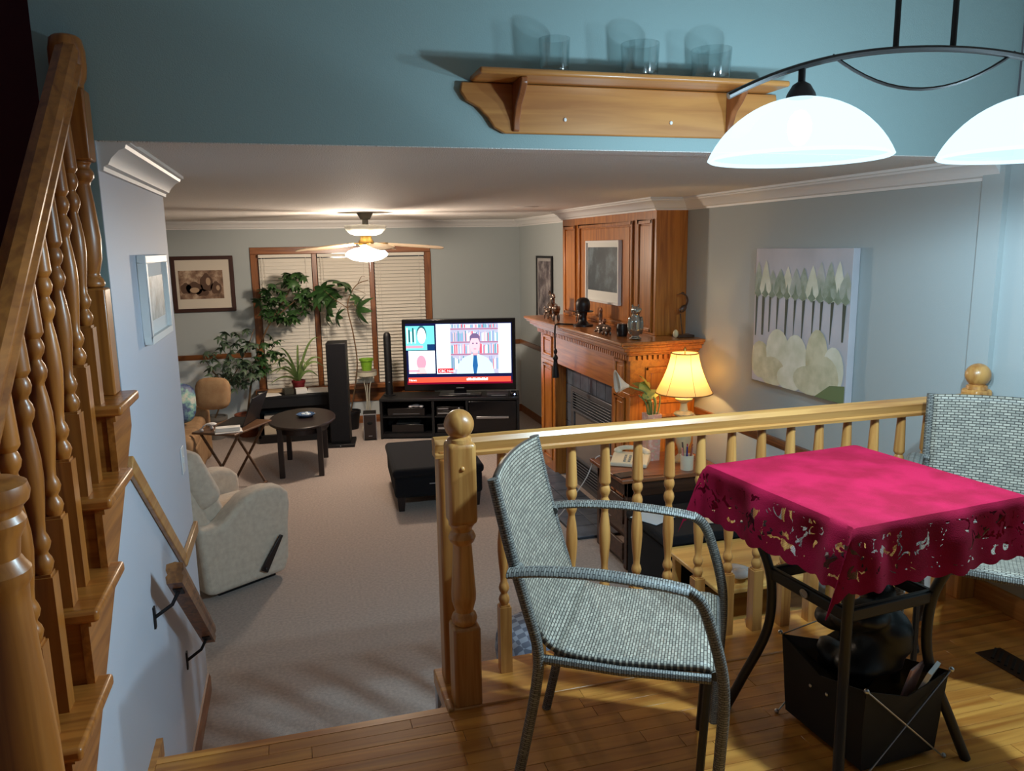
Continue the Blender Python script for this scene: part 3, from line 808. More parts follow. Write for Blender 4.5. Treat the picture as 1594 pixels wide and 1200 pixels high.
L.new(hole, mxs.inputs[0]); L.new(bs.outputs[0], mxs.inputs[1]); L.new(tr.outputs[0], mxs.inputs[2]); L.new(mxs.outputs[0], out.inputs[0])
H = hh+.178
def cloth(u, v):
    s0, t0 = (u-.5)*2, (v-.5)*2
    m_ = max(abs(s0), abs(t0)); 
    along = t0 if abs(s0) >= abs(t0) else s0
    Hs = H*(1 - .022*(1-abs(math.sin(along*math.pi*7)))*max(0, (m_-.86)/.14))
    s, t = s0*Hs, t0*Hs
    a, b = max(0, abs(s)-hh), max(0, abs(t)-hh); sx, sy = math.copysign(1, s), math.copysign(1, t)
    rr = .010
    if a == 0 and b == 0: return (s, t, TZ+.002 + .0012*math.sin(9*s+2)*math.sin(8*t))
    e = min(1, max(a, b)/.02)
    if a > 0 and b > 0:
        rad = math.hypot(a, b); an = math.atan2(b, a); lobe = .26*math.sin(2*an)
        x = hh + rr*min(1, a/.02) + rad*(.10*math.cos(an)+lobe*1.15); y = hh + rr*min(1, b/.02) + rad*(.10*math.sin(an)-lobe*.10)
        return (sx*x, sy*y, TZ + .002 - max(0, rad-.004)*.96)
    d_ = max(a, b); al = t if a > 0 else s
    rip = (.010*math.sin(al*19+1)+.006*math.sin(al*41))*min(1, d_/.08)*min(1, max(0, (hh-abs(al))/.06))
    o_ = hh + rr*e + rip + d_*.10
    z = TZ + .002 - max(0, d_-.004)
    return (sx*o_, t, z) if a > 0 else (s, sy*o_, z)
mb = MB(); mb.grid(cloth, 96, 96)
mb.uv = {i: ((i % 97/96-.5)*2*H, (i//97/96-.5)*2*H) for i in range(97*97)}
tcl = mb.build('tablecloth', m_red, base=False); tcl.location = to; tcl.rotation_euler.z = ta
tag(tcl, 'crimson lace tablecloth with scalloped edge on the bistro table', 'tablecloth')

# black mesh catch-all bag under the table
bo = (1.645, 1.86, U)
bag = thing('mesh_bag', 'black mesh storage bag on wire frame under the table', 'bag', bo, R(4))
m_mesh = mat('black_mesh', (14, 14, 20), .7, alpha=.88)
def ring(z, hx, hy, sag=0): return [(-hx, -hy, z), (0, -hy, z-sag), (hx, -hy, z), (hx, 0, z-sag), (hx, hy, z), (0, hy, z-sag), (-hx, hy, z), (-hx, 0, z-sag)]
r0, r1, r2 = ring(.02, .14, .165), ring(.16, .15, .17, .0), ring(.285, .155, .18, .05)
mb = MB(); mb.add(r0+r1+r2, [tuple(reversed(range(8)))]+[(k*8+i, k*8+(i+1) % 8, k*8+8+(i+1) % 8, k*8+8+i) for k in range(2) for i in range(8)])
mb.build('mesh_body', m_mesh, bag, solid=.003, smooth=False)
for y in (-.185, .185):
    for s in (-1, 1): MB().tube([(s*.16, y, .29), (-s*.16, y, .0)], .0028, 6).build('cross_wire', m_steel, bag)
    for sx in (-.16, .16):
        for z in (.29, .006): MB().ell((sx, y, z), (.008, .008, .008), 10).build('ball_end', m_steel, bag)
for i in range(3): MB().ell((-.157, -.10+.07*i, .20-.01*i), (.003, .006, .006), 8).build('rivet', m_steel, bag)
MB().tube([(-.155, .18, .285), (-.06, .05, .40), (-.02, .0, .47)], .0022, 6).build('hang_wire', m_steel, bag)
cl = MB(); random.seed(5)
for i in range(16): cl.ell((1.645+random.uniform(-.075, .075), 1.87+random.uniform(-.09, .09), U+.20+.018*i), (random.uniform(.05, .08), random.uniform(.05, .085), random.uniform(.03, .05)), 10, rotz(random.uniform(0, 3)) @ Matrix.Rotation(random.uniform(-.5, .5), 3, 'X'))
tag(cl.build('cloth_bundle', m_black, remesh=.014), 'dark cloth bundle stuffed into the mesh bag', 'cloth')
tag(MB().cbox((1.765, 1.72, U+.245), (.09, .012, .10), rotz(R(30)) @ Matrix.Rotation(R(20), 3, 'X')).build('folded_leaflet', m_paper), 'folded white leaflet in the near end of the mesh bag', 'leaflet')
tag(MB().cbox((1.735, 1.745, U+.235), (.10, .006, .12), rotz(R(24)) @ Matrix.Rotation(R(14), 3, 'X')).build('pink_leaflet', mat('pink_paper', (214, 170, 160), .7)), 'pinkish leaflet tucked behind the white one in the bag', 'leaflet')

# floor register
vo = (2.47, 2.0, U)
vent = thing('floor_register', 'bronze slatted floor register under the chair by the wall', 'floor vent', vo, R(0))
mb = MB(); mb.box(-.06, .06, -.14, .14, 0, .004); mb.build('plate', mat('register_bronze', (70, 48, 36), .4, .6), vent, bevel=.002)
s0 = None
for j in range(9):
    y = -.11+j*.0275
    if s0 is None:
        s0 = MB().cbox((0,0,0), (.09, .010, .004), rotz(R(35))).build('slat', m_iron, vent); s0.location = (0, y, .006)
    else: copy_part(s0, vent, loc=(0, y, .006))

# ================================================================== SHELF OVER THE OPENING
sh_o = (1.13, YH, 2.48)
shf = thing('wall_shelf', 'honey wooden wall shelf with scrolled ends and brackets', 'shelf', sh_o)
shw = wood('honey_wood', (188, 128, 66), (160, 100, 48), 'x', 16)
def bb(x):  # back board outline
    return [(.56, 2.632), (.555, 2.605), (.575, 2.575), (.615, 2.555), (.645, 2.525), (.665, 2.495), (.70, 2.478), (1.56, 2.478), (1.595, 2.495), (1.615, 2.525), (1.645, 2.555), (1.685, 2.575), (1.705, 2.605), (1.70, 2.632)]
MB().prism(bb(0), 'y', YH-.02, YH-.001).build('back_board', shw, shf, off=sh_o, bevel=.004)
mb = MB(); mb.box(.59, 1.67, YH-.145, YH-.001, 2.634, 2.654); mb.build('shelf_board', shw, shf, off=sh_o, bevel=.008, seg=3)
for x in (.725, 1.50):
    MB().prism([(YH-.02, 2.634), (YH-.125, 2.634), (YH-.125, 2.615), (YH-.095, 2.585), (YH-.06, 2.56), (YH-.035, 2.515), (YH-.03, 2.485), (YH-.02, 2.482)], 'x', x, x+.022).build('bracket', wood('honey_wood_dark', (150, 88, 48), (120, 66, 34), 'z', 18), shf, off=sh_o, bevel=.004)
for x in (.905, 1.29): MB().ell((x, YH-.022, 2.525), (.006, .004, .007), 8).build('screw_cap', m_white, shf, off=sh_o)
m_glass = thin_glass('clear_glass', (.93, .96, .96))
for i, (x, w, h, lab) in enumerate(((.85, .050, .105, 'clear glass tumbler at the scrolled end of the shelf'), (1.145, .063, .105, 'wide clear glass tumbler in the middle of the shelf'), (1.405, .068, .10, 'clear glass tumbler nearest the pendant on the shelf'))):
    pr = [(.0, 2.6545), (w*.86, 2.6545), (w*.92, 2.66), (w, 2.6545+h), (w-.003, 2.6545+h), (w*.88, 2.672), (0, 2.670)]
    tag(MB().lathe(pr, 28, (x, YH-.078, 0), cap=False).build('glass_tumbler', m_glass), lab, 'glass')

# ================================================================== PICTURES
def art(name, cols, scale, stretch=(1, 1, 1), seed=0):
    m = bpy.data.materials.new(name); m.use_nodes = True; nt = m.node_tree; b = nt.nodes['Principled BSDF']; b.inputs['Roughness'].default_value = .5
    tc = nt.nodes.new('ShaderNodeTexCoord'); mp = nt.nodes.new('ShaderNodeMapping'); mp.inputs['Scale'].default_value = stretch; mp.inputs['Location'].default_value = (seed, seed*.7, 0)
    n = nt.nodes.new('ShaderNodeTexNoise'); n.inputs['Scale'].default_value = scale; n.inputs['Detail'].default_value = 6; n.inputs['Roughness'].default_value = .62
    cr = nt.nodes.new('ShaderNodeValToRGB'); e = cr.color_ramp.elements
    e[0].position, e[0].color = .36, lin(cols[0]); e[1].position, e[1].color = .64, lin(cols[-1])
    for k, c in enumerate(cols[1:-1]): x = e.new(.36+.28*(k+1)/(len(cols)-1)); x.color = lin(c)
    nt.links.new(tc.outputs['Object'], mp.inputs[0]); nt.links.new(mp.outputs[0], n.inputs['Vector']); nt.links.new(n.outputs['Fac'], cr.inputs[0]); nt.links.new(cr.outputs[0], b.inputs['Base Color'])
    return m
def picture(name, label, centre, facing, w, h, fw, m_frame, m_mat, matw, m_art, depth=.025, artbox=None):
    """framed picture hung on a wall; facing = turn about z so that local -y looks into the room"""
    g = thing(name, label, 'picture', (centre[0], centre[1], centre[2]-h/2), facing)
    mb = MB()
    for bx in ((-w/2, w/2, 0, fw), (-w/2, w/2, h-fw, h)): mb.box(bx[0], bx[1], -depth, 0, bx[2], bx[3])
    for x in (-w/2, w/2-fw): mb.box(x, x+fw, -depth, 0, fw, h-fw)
    mb.build('frame', m_frame, g, bevel=.003)
    MB().box(-w/2+fw, w/2-fw, -depth*.5, -.001, fw, h-fw).build('mat_board', m_mat, g)
    a = artbox or (-w/2+fw+matw, w/2-fw-matw, fw+matw, h-fw-matw)
    MB().box(a[0], a[1], -depth*.5-.002, -depth*.5, a[2], a[3]).build('print', m_art, g)
    return g
m_brownframe = mat('dark_brown_frame', (62, 34, 26), .4)
pf = picture('framed_print', 'sepia print of dogs in dark brown frame left of window', (-.945, YW-.001, 1.745), 0, .66, .63, .042, m_brownframe, mat('cream_mat', (214, 204, 188), .7), .09,
        art('sepia', [(96, 70, 52), (140, 110, 88), (196, 172, 146)], 9), artbox=(-.26, .21, .15, .47))
# sepia group of dogs as flat print shapes
dg = mat('sepia_dark', (88, 62, 46), .7); dl = mat('sepia_light', (176, 148, 120), .7)
mb = MB()
for cx, cz, rx, rz in ((-.10, .27, .09, .07), (.03, .33, .07, .10), (.13, .27, .06, .07), (-.19, .27, .06, .06), (-.02, .22, .07, .04)):
    mb.add([(cx+rx*math.cos(a), -.0155, cz+rz*math.sin(a)*(1+.15*math.sin(5*a))) for a in [2*math.pi*i/18 for i in range(18)]], [tuple(range(18))])
mb.build('print_dogs', dg, pf, smooth=False)
mb = MB()
for cx, cz, rx, rz in ((.05, .345, .025, .045), (-.10, .25, .05, .03), (.15, .27, .02, .03)):
    mb.add([(cx+rx*math.cos(a), -.0165, cz+rz*math.sin(a)) for a in [2*math.pi*i/14 for i in range(14)]], [tuple(range(14))])
mb.build('print_muzzles', dl, pf, smooth=False)
picture('framed_print', 'grey landscape print in white box frame on the partition', (-.509, 3.23, 1.95), R(90), .50, .315, .028, m_white, mat('white_mat', (222, 224, 224), .7), .05, art('grey_scene', [(86, 98, 98), (140, 150, 150), (190, 196, 196)], 10), depth=.03)
picture('framed_print', 'tall narrow print in black frame past the fireplace', (XW-.001, 8.47, 1.63), R(-90), .56, .74, .025, m_black, mat('grey_mat', (170, 166, 164), .7), .035, art('grey_abstract', [(58, 52, 56), (110, 100, 104), (170, 162, 160)], 6))
pp = picture('overmantel_print', 'dark slate print with white border hung on the overmantel', (XB-.0075, 6.125, 1.89), R(-90), .72, .52, .018, m_white, mat('print_white', (224, 224, 218), .6), .0, art('storm', [(38, 50, 60), (52, 66, 76), (112, 130, 140)], 3.4), artbox=(-.325, .325, .10, .465), depth=.03)
# canvas of white tulips on the fireplace wall
co = (XW-.003, 3.79, 1.27)
cv = thing('tulip_canvas', 'unframed canvas of white tulips with dark green stems', 'canvas', co)
def cvy(u): return 4.22-.86*u-co[1]
MB().box(-.042, 0, cvy(1), cvy(0), 0, .81).build('canvas', mat('canvas_ground', (206, 200, 206), .7, noise=(3, (186, 184, 190))), cv, bevel=.002)
m_tul = mat('tulip_white', (236, 232, 214), .7, noise=(9, (212, 210, 184))); m_tul2 = mat('tulip_cream', (222, 214, 184), .7, noise=(11, (192, 186, 150))); m_bud = mat('tulip_green', (182, 188, 174), .7, noise=(14, (130, 144, 122))); m_stalk = mat('tulip_stalk', (74, 80, 68), .7); m_base = mat('tulip_leafdark', (112, 128, 84), .7)
def flat(poly, k): return MB().add([(-.043-.0006*k, cvy(u), v*.81) for u, v in poly], [tuple(range(len(poly)))])
def blobp(u, v, a, b, n=18): return [(u+a*math.cos(2*math.pi*i/n), v+b*math.sin(2*math.pi*i/n)) for i in range(n)]
random.seed(3)
for u in (.03, .11, .19, .28, .38, .47, .56, .66, .74, .84, .95):
    w = .012+.007*random.random(); vb = .27+random.random()*.14
    flat([(u-w, .66), (u+w, .66), (u+w*.7-.02*random.random(), vb), (u-w*.7, vb)], 1).build('painted_stalk', m_stalk, cv, smooth=False)
m_bud2 = mat('tulip_grey', (196, 196, 190), .7, noise=(10, (160, 168, 152))); m_cal = mat('tulip_calyx', (120, 134, 110), .7, noise=(14, (150, 160, 140)))
for k, u in enumerate((.04, .13, .21, .30, .38, .47, .55, .64, .72, .81, .89, .96)):
    h = .20+.08*random.random(); w = .060+.012*random.random(); uu = lambda q: max(.002, min(.998, q))
    flat([(uu(u-w), .70), (uu(u-w*.6), .655), (u, .64), (uu(u+w*.6), .655), (uu(u+w), .70), (uu(u+w*.7), .78), (uu(u+w*.25), .64+h*.88), (u, .64+h), (uu(u-w*.3), .64+h*.85), (uu(u-w*.75), .77)], 2+.25*(k % 2)+.1*k).build('painted_bud', (m_bud, m_tul, m_bud2)[k % 3], cv, smooth=False)
    flat([(uu(u-w*.6), .665), (u, .635), (uu(u+w*.6), .665), (uu(u+w*.2), .69), (u, .75), (uu(u-w*.25), .69)], 3.6+.05*k).build('painted_calyx', m_cal, cv, smooth=False)
for k, (u, v, a, b) in enumerate(((.1, .17, .12, .14), (.3, .26, .13, .16), (.25, .10, .15, .11), (.5, .22, .13, .18), (.72, .26, .11, .20), (.45, .08, .14, .09), (.66, .10, .17, .10), (.88, .20, .10, .16), (.8, .14, .14, .15))):
    flat([(max(.002, min(.998, p)), max(.002, q)) for p, q in blobp(u, v, a, b)], 4.5+k*.3).build('painted_tulip', m_tul if k % 2 else m_tul2, cv, smooth=False)
flat([(.72, .002), (.998, .002), (.998, .12), (.86, .10)], 8).build('painted_shade', m_base, cv, smooth=False)

# ================================================================== TELEVISION AND STAND
TA = math.atan2(-.274, .962)
sto = (1.675, 8.545, 0)
tvs = thing('tv_stand', 'long low black television stand full of equipment', 'tv stand', sto, TA)
SW, SD, SH = .78, .21, .46
MB().box(-SW, SW, -SD, SD, SH-.03, SH).build('top', m_black, tvs, bevel=.004)
MB().box(-SW+.01, SW-.01, -SD+.01, SD-.02, .02, .06).build('bottom', m_black, tvs)
for x in (-SW, -.20, .18, SW-.03): MB().box(x, x+.03, -SD+.008, SD-.01, 0, SH-.03).build('side_panel', m_black, tvs, bevel=.003)
MB().box(-SW+.03, SW-.03, SD-.02, SD-.012, .06, SH-.03).build('back_panel', m_black, tvs)
MB().box(-SW+.03, -.20, -SD+.02, SD-.02, .24, .255).build('shelf', m_black, tvs)
MB().box(-.17, .18, -SD+.02, SD-.02, .24, .255).build('shelf', m_black, tvs)
dr = MB().box(.215, SW-.035, -SD-.004, -SD+.014, .07, SH-.04).build('drawer_front', m_blackgloss, tvs, bevel=.003)
MB().box(.30, .66, -SD-.022, -SD-.004, .225, .25).build('handle', m_steel, dr, bevel=.003)
def on_stand(x, y, z):
    c, s = math.cos(TA), math.sin(TA); return (sto[0]+c*x-s*y, sto[1]+s*x+c*y, z)
tvo = on_stand(.115, .0, SH)
tv = thing('television', 'large black flat television showing a news interview', 'television', tvo, TA)
MB().box(-.24, .24, -.12, .12, 0, .018).build('base', m_blackgloss, tv, bevel=.006)
MB().box(-.07, .07, -.02, .03, .018, .10).build('neck', m_blackgloss, tv)
MB().box(-.12, .12, -.125, -.118, .03, .036).build('base_strip', m_silver, tv)
W2, ZB, ZT = .635, .055, .865
mb = MB(); mb.box(-W2, W2, -.03, .05, ZB, ZT); tvb = mb.build('casing', m_blackgloss, tv, bevel=.008)
MB().box(-.045, .045, -.0315, -.03, ZB+.025, ZB+.034).build('badge', m_silver, tvb)
sx0, sx1, sz0, sz1 = -.595, .595, ZB+.075, ZT-.045
scn = MB().box(sx0, sx1, -.0325, -.030, sz0, sz1).build('screen', scr('screen_navy', (22, 26, 66), 1.0), tv)
def spx(u0, u1, v0, v1, k, name, m):   # u,v from the lower left of the screen
    return MB().box(sx0+(sx1-sx0)*u0, sx0+(sx1-sx0)*u1, -.0325-.0006*k, -.0325, sz0+(sz1-sz0)*v0, sz0+(sz1-sz0)*v1).build(name, m, scn, smooth=False)
def spoly(pts, k, name, m):
    return MB().add([(sx0+(sx1-sx0)*u, -.0325-.0006*k, sz0+(sz1-sz0)*v) for u, v in pts], [tuple(range(len(pts)))]).build(name, m, scn, smooth=False)
def ov(u, v, a, b, n=20): return [(u+a*math.cos(2*math.pi*i/n), v+b*math.sin(2*math.pi*i/n)) for i in range(n)]
SB = 1.25
spx(.0, 1, 0, .055, 1, 'ticker_shade', scr('scr_maroon', (120, 10, 40), 1.0)); spx(.012, .985, .03, .115, 2, 'ticker', scr('scr_orange', (255, 84, 60), 1.15))
spx(.0, .27, .565, .96, 1, 'video_panel', scr('scr_teal', (110, 205, 205), SB)); spx(.02, .27, .18, .555, 1, 'video_panel', scr('scr_white', (225, 240, 245), SB))
spx(.285, .99, .17, .985, 1, 'video_panel', scr('scr_pale', (220, 240, 246), SB))
wh_ = scr('scr_hot', (255, 250, 248), 1.3); dk = scr('scr_dark', (20, 60, 70), .8); pk = scr('scr_pink', (255, 150, 170), 1.2)
spoly(ov(.15, .80, .04, .13), 3, 'video_face', wh_); spoly(ov(.15, .83, .046, .135), 2, 'video_hair', scr('scr_hairteal', (52, 110, 120), .9))
spx(.0, .16, .60, .64, 3, 'video_caption', pk); spx(.2, .27, .565, .66, 2, 'video_shade', scr('scr_navy2', (24, 60, 110), .9))
for q in range(5): spx(.01+.018*q, .022+.018*q, .68+.02*(q % 2), .93-.03*(q % 3), 2, 'video_book', dk if q % 2 else wh_)
spoly(ov(.14, .36, .045, .12), 2, 'video_face', pk); spoly([(.09, .18), (.19, .18), (.17, .28), (.11, .28)], 3, 'video_face', scr('scr_skin', (240, 190, 190), 1.2)); spx(.02, .12, .21, .24, 4, 'video_caption', pk)
# bookcase behind the speaker on screen
sh_c = scr('scr_shelf', (176, 120, 150), 1.0)
spx(.42, .87, .17, .985, 2, 'bookcase', scr('scr_case', (190, 190, 214), 1.0))
bc = [scr('scr_b%d' % i, c, 1.05) for i, c in enumerate(((235, 240, 250), (120, 180, 200), (250, 80, 100), (150, 160, 205), (90, 150, 170), (240, 190, 200), (210, 225, 235)))]
random.seed(11)
for v0, v1 in ((.92, .985), (.70, .88), (.50, .67), (.24, .47)):
    u = .425; groups = [MB() for _ in bc]
    while u < .865:
        w = random.uniform(.006, .014); h = (v1-v0)*random.uniform(.7, .97); g_ = random.choice(groups)
        g_.box(sx0+(sx1-sx0)*u, sx0+(sx1-sx0)*(u+w*.85), -.0325-.0018, -.0325, sz0+(sz1-sz0)*v0, sz0+(sz1-sz0)*(v0+h)); u += w
    for g_, m_ in zip(groups, bc):
        if g_.v: o = g_.build('screen_books', m_, scn, smooth=False); o['kind'] = 'stuff'
for v in (.475, .675, .89): spx(.42, .87, v, v+.022, 4, 'bookcase_shelf', sh_c)
spoly([(.47, .17), (.49, .33), (.54, .43), (.62, .49), (.68, .49), (.76, .43), (.81, .33), (.83, .17)], 5, 'speaker_shirt', scr('scr_shirt', (196, 230, 236), 1.15))
spoly(ov(.65, .64, .048, .14), 6, 'speaker_face', scr('scr_face', (240, 190, 200), 1.15)); spoly([(.628, .46), (.672, .46), (.672, .56), (.628, .56)], 5.5, 'speaker_neck', scr('scr_neck', (220, 165, 178), 1.1)); spoly([(.602, .68), (.602, .78), (.63, .83), (.67, .83), (.698, .78), (.698, .68), (.68, .75), (.62, .75)], 7, 'speaker_hair', scr('scr_hair', (120, 100, 140), 1.0))
spoly([(.635, .47), (.665, .47), (.675, .30), (.66, .17), (.635, .17), (.625, .30)], 7, 'speaker_tie', scr('scr_tie', (40, 100, 160), 1.0))
for u in (.632, .668): spoly(ov(u, .665, .009, .012, 10), 8, 'speaker_eye', scr('scr_hair', (0, 0, 0)))
spoly(ov(.65, .575, .014, .012, 10), 8, 'speaker_mouth', pk)
spx(.295, .44, .185, .26, 6, 'caption_tag', scr('scr_red', (232, 40, 50), 1.1))
def text(body, u, v, size, k, m, parent):
    cu = bpy.data.curves.new('lettering', 'FONT'); cu.body = body; cu.size = size; cu.align_x = 'LEFT'; cu.extrude = .0003
    o = bpy.data.objects.new('lettering', cu); COL.objects.link(o); o.parent = parent; cu.materials.append(m)
    bpy.context.view_layer.update()
    me = bpy.data.meshes.new_from_object(o.evaluated_get(bpy.context.evaluated_depsgraph_get())); bpy.data.objects.remove(o)
    o = bpy.data.objects.new('lettering', me); COL.objects.link(o); o.parent = parent
    o.location = (sx0+(sx1-sx0)*u, -.0325-.0006*k-.0006, sz0+(sz1-sz0)*v); o.rotation_euler = (R(90), 0, 0); return o
text('CBC News', .305, .20, .040, 6, wh_, scn); text('News', .018, .055, .036, 3, wh_, scn)
for q in range(14):
    spx(.565+.0145*q, .565+.0145*q+.011, .055, .055+(.045 if q % 3 else .035), 3, 'ticker_text', wh_)
# things on and in the stand
def item(name, label, cat, m, x0, x1, y0, y1, z0, z1, bevel=.004):
    c, s = math.cos(TA), math.sin(TA)
    o = MB().box(-(x1-x0)/2, (x1-x0)/2, -(y1-y0)/2, (y1-y0)/2, 0, z1-z0).build(name, m, bevel=bevel, base=False)
    o.location = on_stand((x0+x1)/2, (y0+y1)/2, z0); o.rotation_euler.z = TA
    return tag(o, label, cat)
cb = item('cable_box', 'flat grey cable box on top of the television stand', 'cable box', mat('dark_grey', (52, 50, 56), .4), .42, .66, -.16, .02, SH, SH+.035)
MB().box(-.07, .09, -.092, -.09, .012, .02).build('display', m_silver, cb)
gd = item('modem', 'small black modem with glowing blue light on the stand', 'modem', m_blackgloss, .68, .76, -.15, -.02, SH, SH+.045, .012)
MB().ell((.01, -.066, .024), (.007, .003, .007), 10).build('blue_light', emission('blue_led', (.35, .55, 1), 12), gd)
rc = item('receiver', 'black receiver on the upper left shelf of the stand', 'receiver', m_blackgloss, -.70, -.28, -.16, .15, .2555, .345)
MB().box(-.15, .15, -.157, -.155, .02, .028).build('trim_strip', mat('mid_grey', (90, 92, 98), .4), rc)
r2_ = item('game_console', 'black game console on the bottom left shelf', 'console', m_blackgloss, -.66, -.30, -.15, .13, .0605, .155)
MB().cbox((0, -.02, .10), (.26, .18, .012)).build('top_plate', mat('mid_grey2', (70, 76, 76), .4), r2_)
for i, (z, h, lab) in enumerate(((.2555, .055, 'silver-trimmed disc player on the middle shelf of the stand'), (.312, .045, 'thin silver-striped tuner on top of the disc player'), (.0605, .10, 'black amplifier on the bottom middle shelf of the stand'))):
    a_ = item('media_player', lab, 'media player', m_blackgloss, -.15, .16, -.175, .12, z, z+h)
    MB().box(-.14, -.02, -.1495, -.1475, h*.4, h*.62).build('display', m_silver, a_); MB().ell((.10, -.148, h*.5), (.012, .004, .012), 10).build('knob', m_silver, a_)
gc = MB(); gc.ell((0, 0, .02), (.055, .03, .018), 14); gc.ell((-.06, -.012, .016), (.028, .034, .016), 12); gc.ell((.06, -.012, .016), (.028, .034, .016), 12)
gco = gc.build('game_controller', mat('white_plastic', (222, 222, 226), .4), base=False, remesh=.006); gco.location = on_stand(-.38, -.13, .3455); gco.rotation_euler.z = TA
tag(gco, 'white game controller lying on the receiver', 'game controller')
# slim tower speaker standing at the end of the stand
mb = MB(); mb.lathe([(0, 0), (.042, 0), (.042, .66), (.036, .69), (.022, .708), (0, .712)], 24, sx=1, sy=.8)
sl = mb.build('slim_speaker', m_black, base=False); sl.location = on_stand(-.70, .03, SH+.013); tag(sl, 'slim black rounded speaker on the end of the tv stand', 'speaker')
MB().lathe([(0, 0), (.07, 0), (.07, .008), (.04, .0125), (0, .0125)], 24).build('foot', m_black, sl).location = (0, 0, -.0128)
MB().box(-.008, .008, -.036, -.033, .14, .146).build('badge', m_silver, sl)
# big floor tower
tw = thing('tower_speaker', 'tall black cloth-fronted floor speaker under the window', 'speaker', (.435, 8.50, 0), R(-8))
MB().box(-.16, .15, -.17, .18, 0, .035).build('plinth', m_black, tw, bevel=.004)
MB().box(-.105, .105, -.11, .15, .035, 1.13).build('cabinet', m_black, tw, bevel=.006)
MB().box(-.10, .10, -.125, -.11, .06, 1.12).build('grille', m_blackfab, tw, bevel=.006)
MB().ell((0, -.168, .020), (.010, .003, .008), 8).build('badge', m_silver, tw)
sb_ = thing('subwoofer', 'small black and silver subwoofer beside the tall speaker', 'speaker', (.762, 8.62, 0), R(-6))
MB().box(-.072, .072, -.07, .13, .008, .305).build('cabinet', m_black, sb_, bevel=.004)
MB().box(-.066, .066, -.078, -.07, .02, .285).build('front', m_blackwood, sb_, bevel=.003)
mb = MB()
for x in (-.072, .066): mb.box(x, x+.006, -.08, -.07, .01, .30)
mb.box(-.072, .072, -.08, -.07, .294, .304); mb.build('silver_edge', m_silver, sb_)
MB().ell((0, -.078, .20), (.03, .006, .018), 14).build('port', mat('pit_black', (4, 4, 5), .9), sb_); MB().box(-.02, .02, -.0795, -.078, .05, .057).build('badge', m_silver, sb_)
for x in (-.055, .055): MB().lathe([(.01, 0), (.01, .009)], 8, (x, 0, 0)).build('foot', m_black, sb_)

# ================================================================== OTTOMAN, COFFEE TABLE, RECLINER
ot = thing('ottoman', 'black fabric storage ottoman with tapered legs', 'ottoman', (1.09, 6.48, 0), R(-3))
MB().box(-.36, .36, -.46, .46, .115, .30).build('body', m_blackfab, ot, bevel=.03, seg=4)
MB().box(-.375, .375, -.475, .475, .285, .365).build('lid', m_blackfab, ot, bevel=.035, seg=4)
for x in (-.31, .31):
    for y in (-.41, .41):
        MB().lathe([(.030, 0), (.034, .01), (.048, .125)], 4, (x, y, 0), rotz(R(45))).build('leg', m_blackwood, ot, smooth=False)
MB().box(-.08, .0, -.464, -.46, .225, .232).build('pull_tab', m_silver, ot)
ct = thing('coffee_table', 'oval dark brown coffee table on four square legs', 'coffee table', (.03, 7.68, 0), R(-6))
MB().lathe([(0, .475), (.97, .475), (1, .482), (1, .496), (.985, .503), (0, .503)], 48, sx=.315, sy=.47).build('top', m_blackwood, ct)
MB().lathe([(.97, .415), (1, .415), (1, .475), (.97, .475)], 40, sx=.245, sy=.385, cap=False).build('apron', m_blackwood, ct, solid=.015)
for x in (-.18, .18):
    for y in (-.33, .33): MB().box(x-.024, x+.024, y-.024, y+.024, 0, .475).build('leg', m_blackwood, ct, bevel=.003)
ash = thing('ashtray', 'round blue glass ashtray on the oval coffee table', 'ashtray', (.065, 7.70, .504), 0)
m_bglass = mat('blue_glass', (70, 96, 132), .08, coat=.5)
MB().lathe([(0, 0), (.06, 0), (.085, .018), (.092, .03), (.086, .032), (.062, .012), (0, .010)], 30).build('dish', m_bglass, ash)
gl = MB()
for a in range(5): gl.ell((.03*math.cos(a*1.3), .03*math.sin(a*1.3), .025+.006*(a % 2)), (.02, .014, .012), 10)
gl.build('glass_stones', mat('clear_stone', (200, 214, 226), .05, coat=.6), ash, kind='stuff')

ra = math.atan2(.55, .835)
rec = thing('recliner', 'cream fabric recliner armchair with dark side lever', 'recliner', (-.55, 4.79, 0), ra)
side = [(-.06, .045), (.0, .03), (.49, .03), (.525, .12), (.535, .33), (.555, .48), (.548, .56), (.50, .608), (.42, .624), (.33, .622), (.24, .600), (.16, .54), (.07, .46), (-.03, .47), (-.09, .50)]
MB().prism(side, 'y', -.0, .16).build('arm', m_fabric, rec, bevel=.035, seg=4)
MB().prism(side, 'y', .62, .78).build('arm', m_fabric, rec, bevel=.035, seg=4)
MB().box(.02, .52, .15, .63, .05, .34).build('seat_base', m_fabric, rec, bevel=.03, seg=3)
MB().box(.06, .55, .165, .615, .33, .47).build('seat_cushion', m_fabric, rec, bevel=.06, seg=5)
MB().box(.50, .56, .17, .61, .06, .34).build('footrest', m_fabric, rec, bevel=.025, seg=4)
bk = MB(); lean = Matrix.Rotation(R(-24), 3, 'Y')
bk.cbox((-.10, .39, .60), (.20, .60, .70), lean); bk.build('backrest', m_fabric, rec, bevel=.075, seg=6)
bk = MB(); bk.cbox((.005, .39, .735), (.19, .60, .38), lean); bk.build('head_cushion', m_fabric, rec, bevel=.07, seg=6)
bk = MB(); bk.cbox((.075, .39, .55), (.17, .50, .24), lean); bk.build('lumbar_cushion', m_fabric, rec, bevel=.06, seg=6)
MB().box(.04, .44, .06, .72, .0, .05).build('base', m_black, rec)
lv = MB(); d_ = Vector((.455-.325, 0, .30-.10)).normalized(); sd = Vector((-d_.z, 0, d_.x))
a_, b_ = Vector((.325, -.018, .105)), Vector((.45, -.03, .30))
pts = [a_-sd*.028-d_*.02, a_+sd*.028-d_*.02, a_+sd*.026+d_*.03, b_+sd*.012, b_-sd*.012, a_-sd*.026+d_*.03]
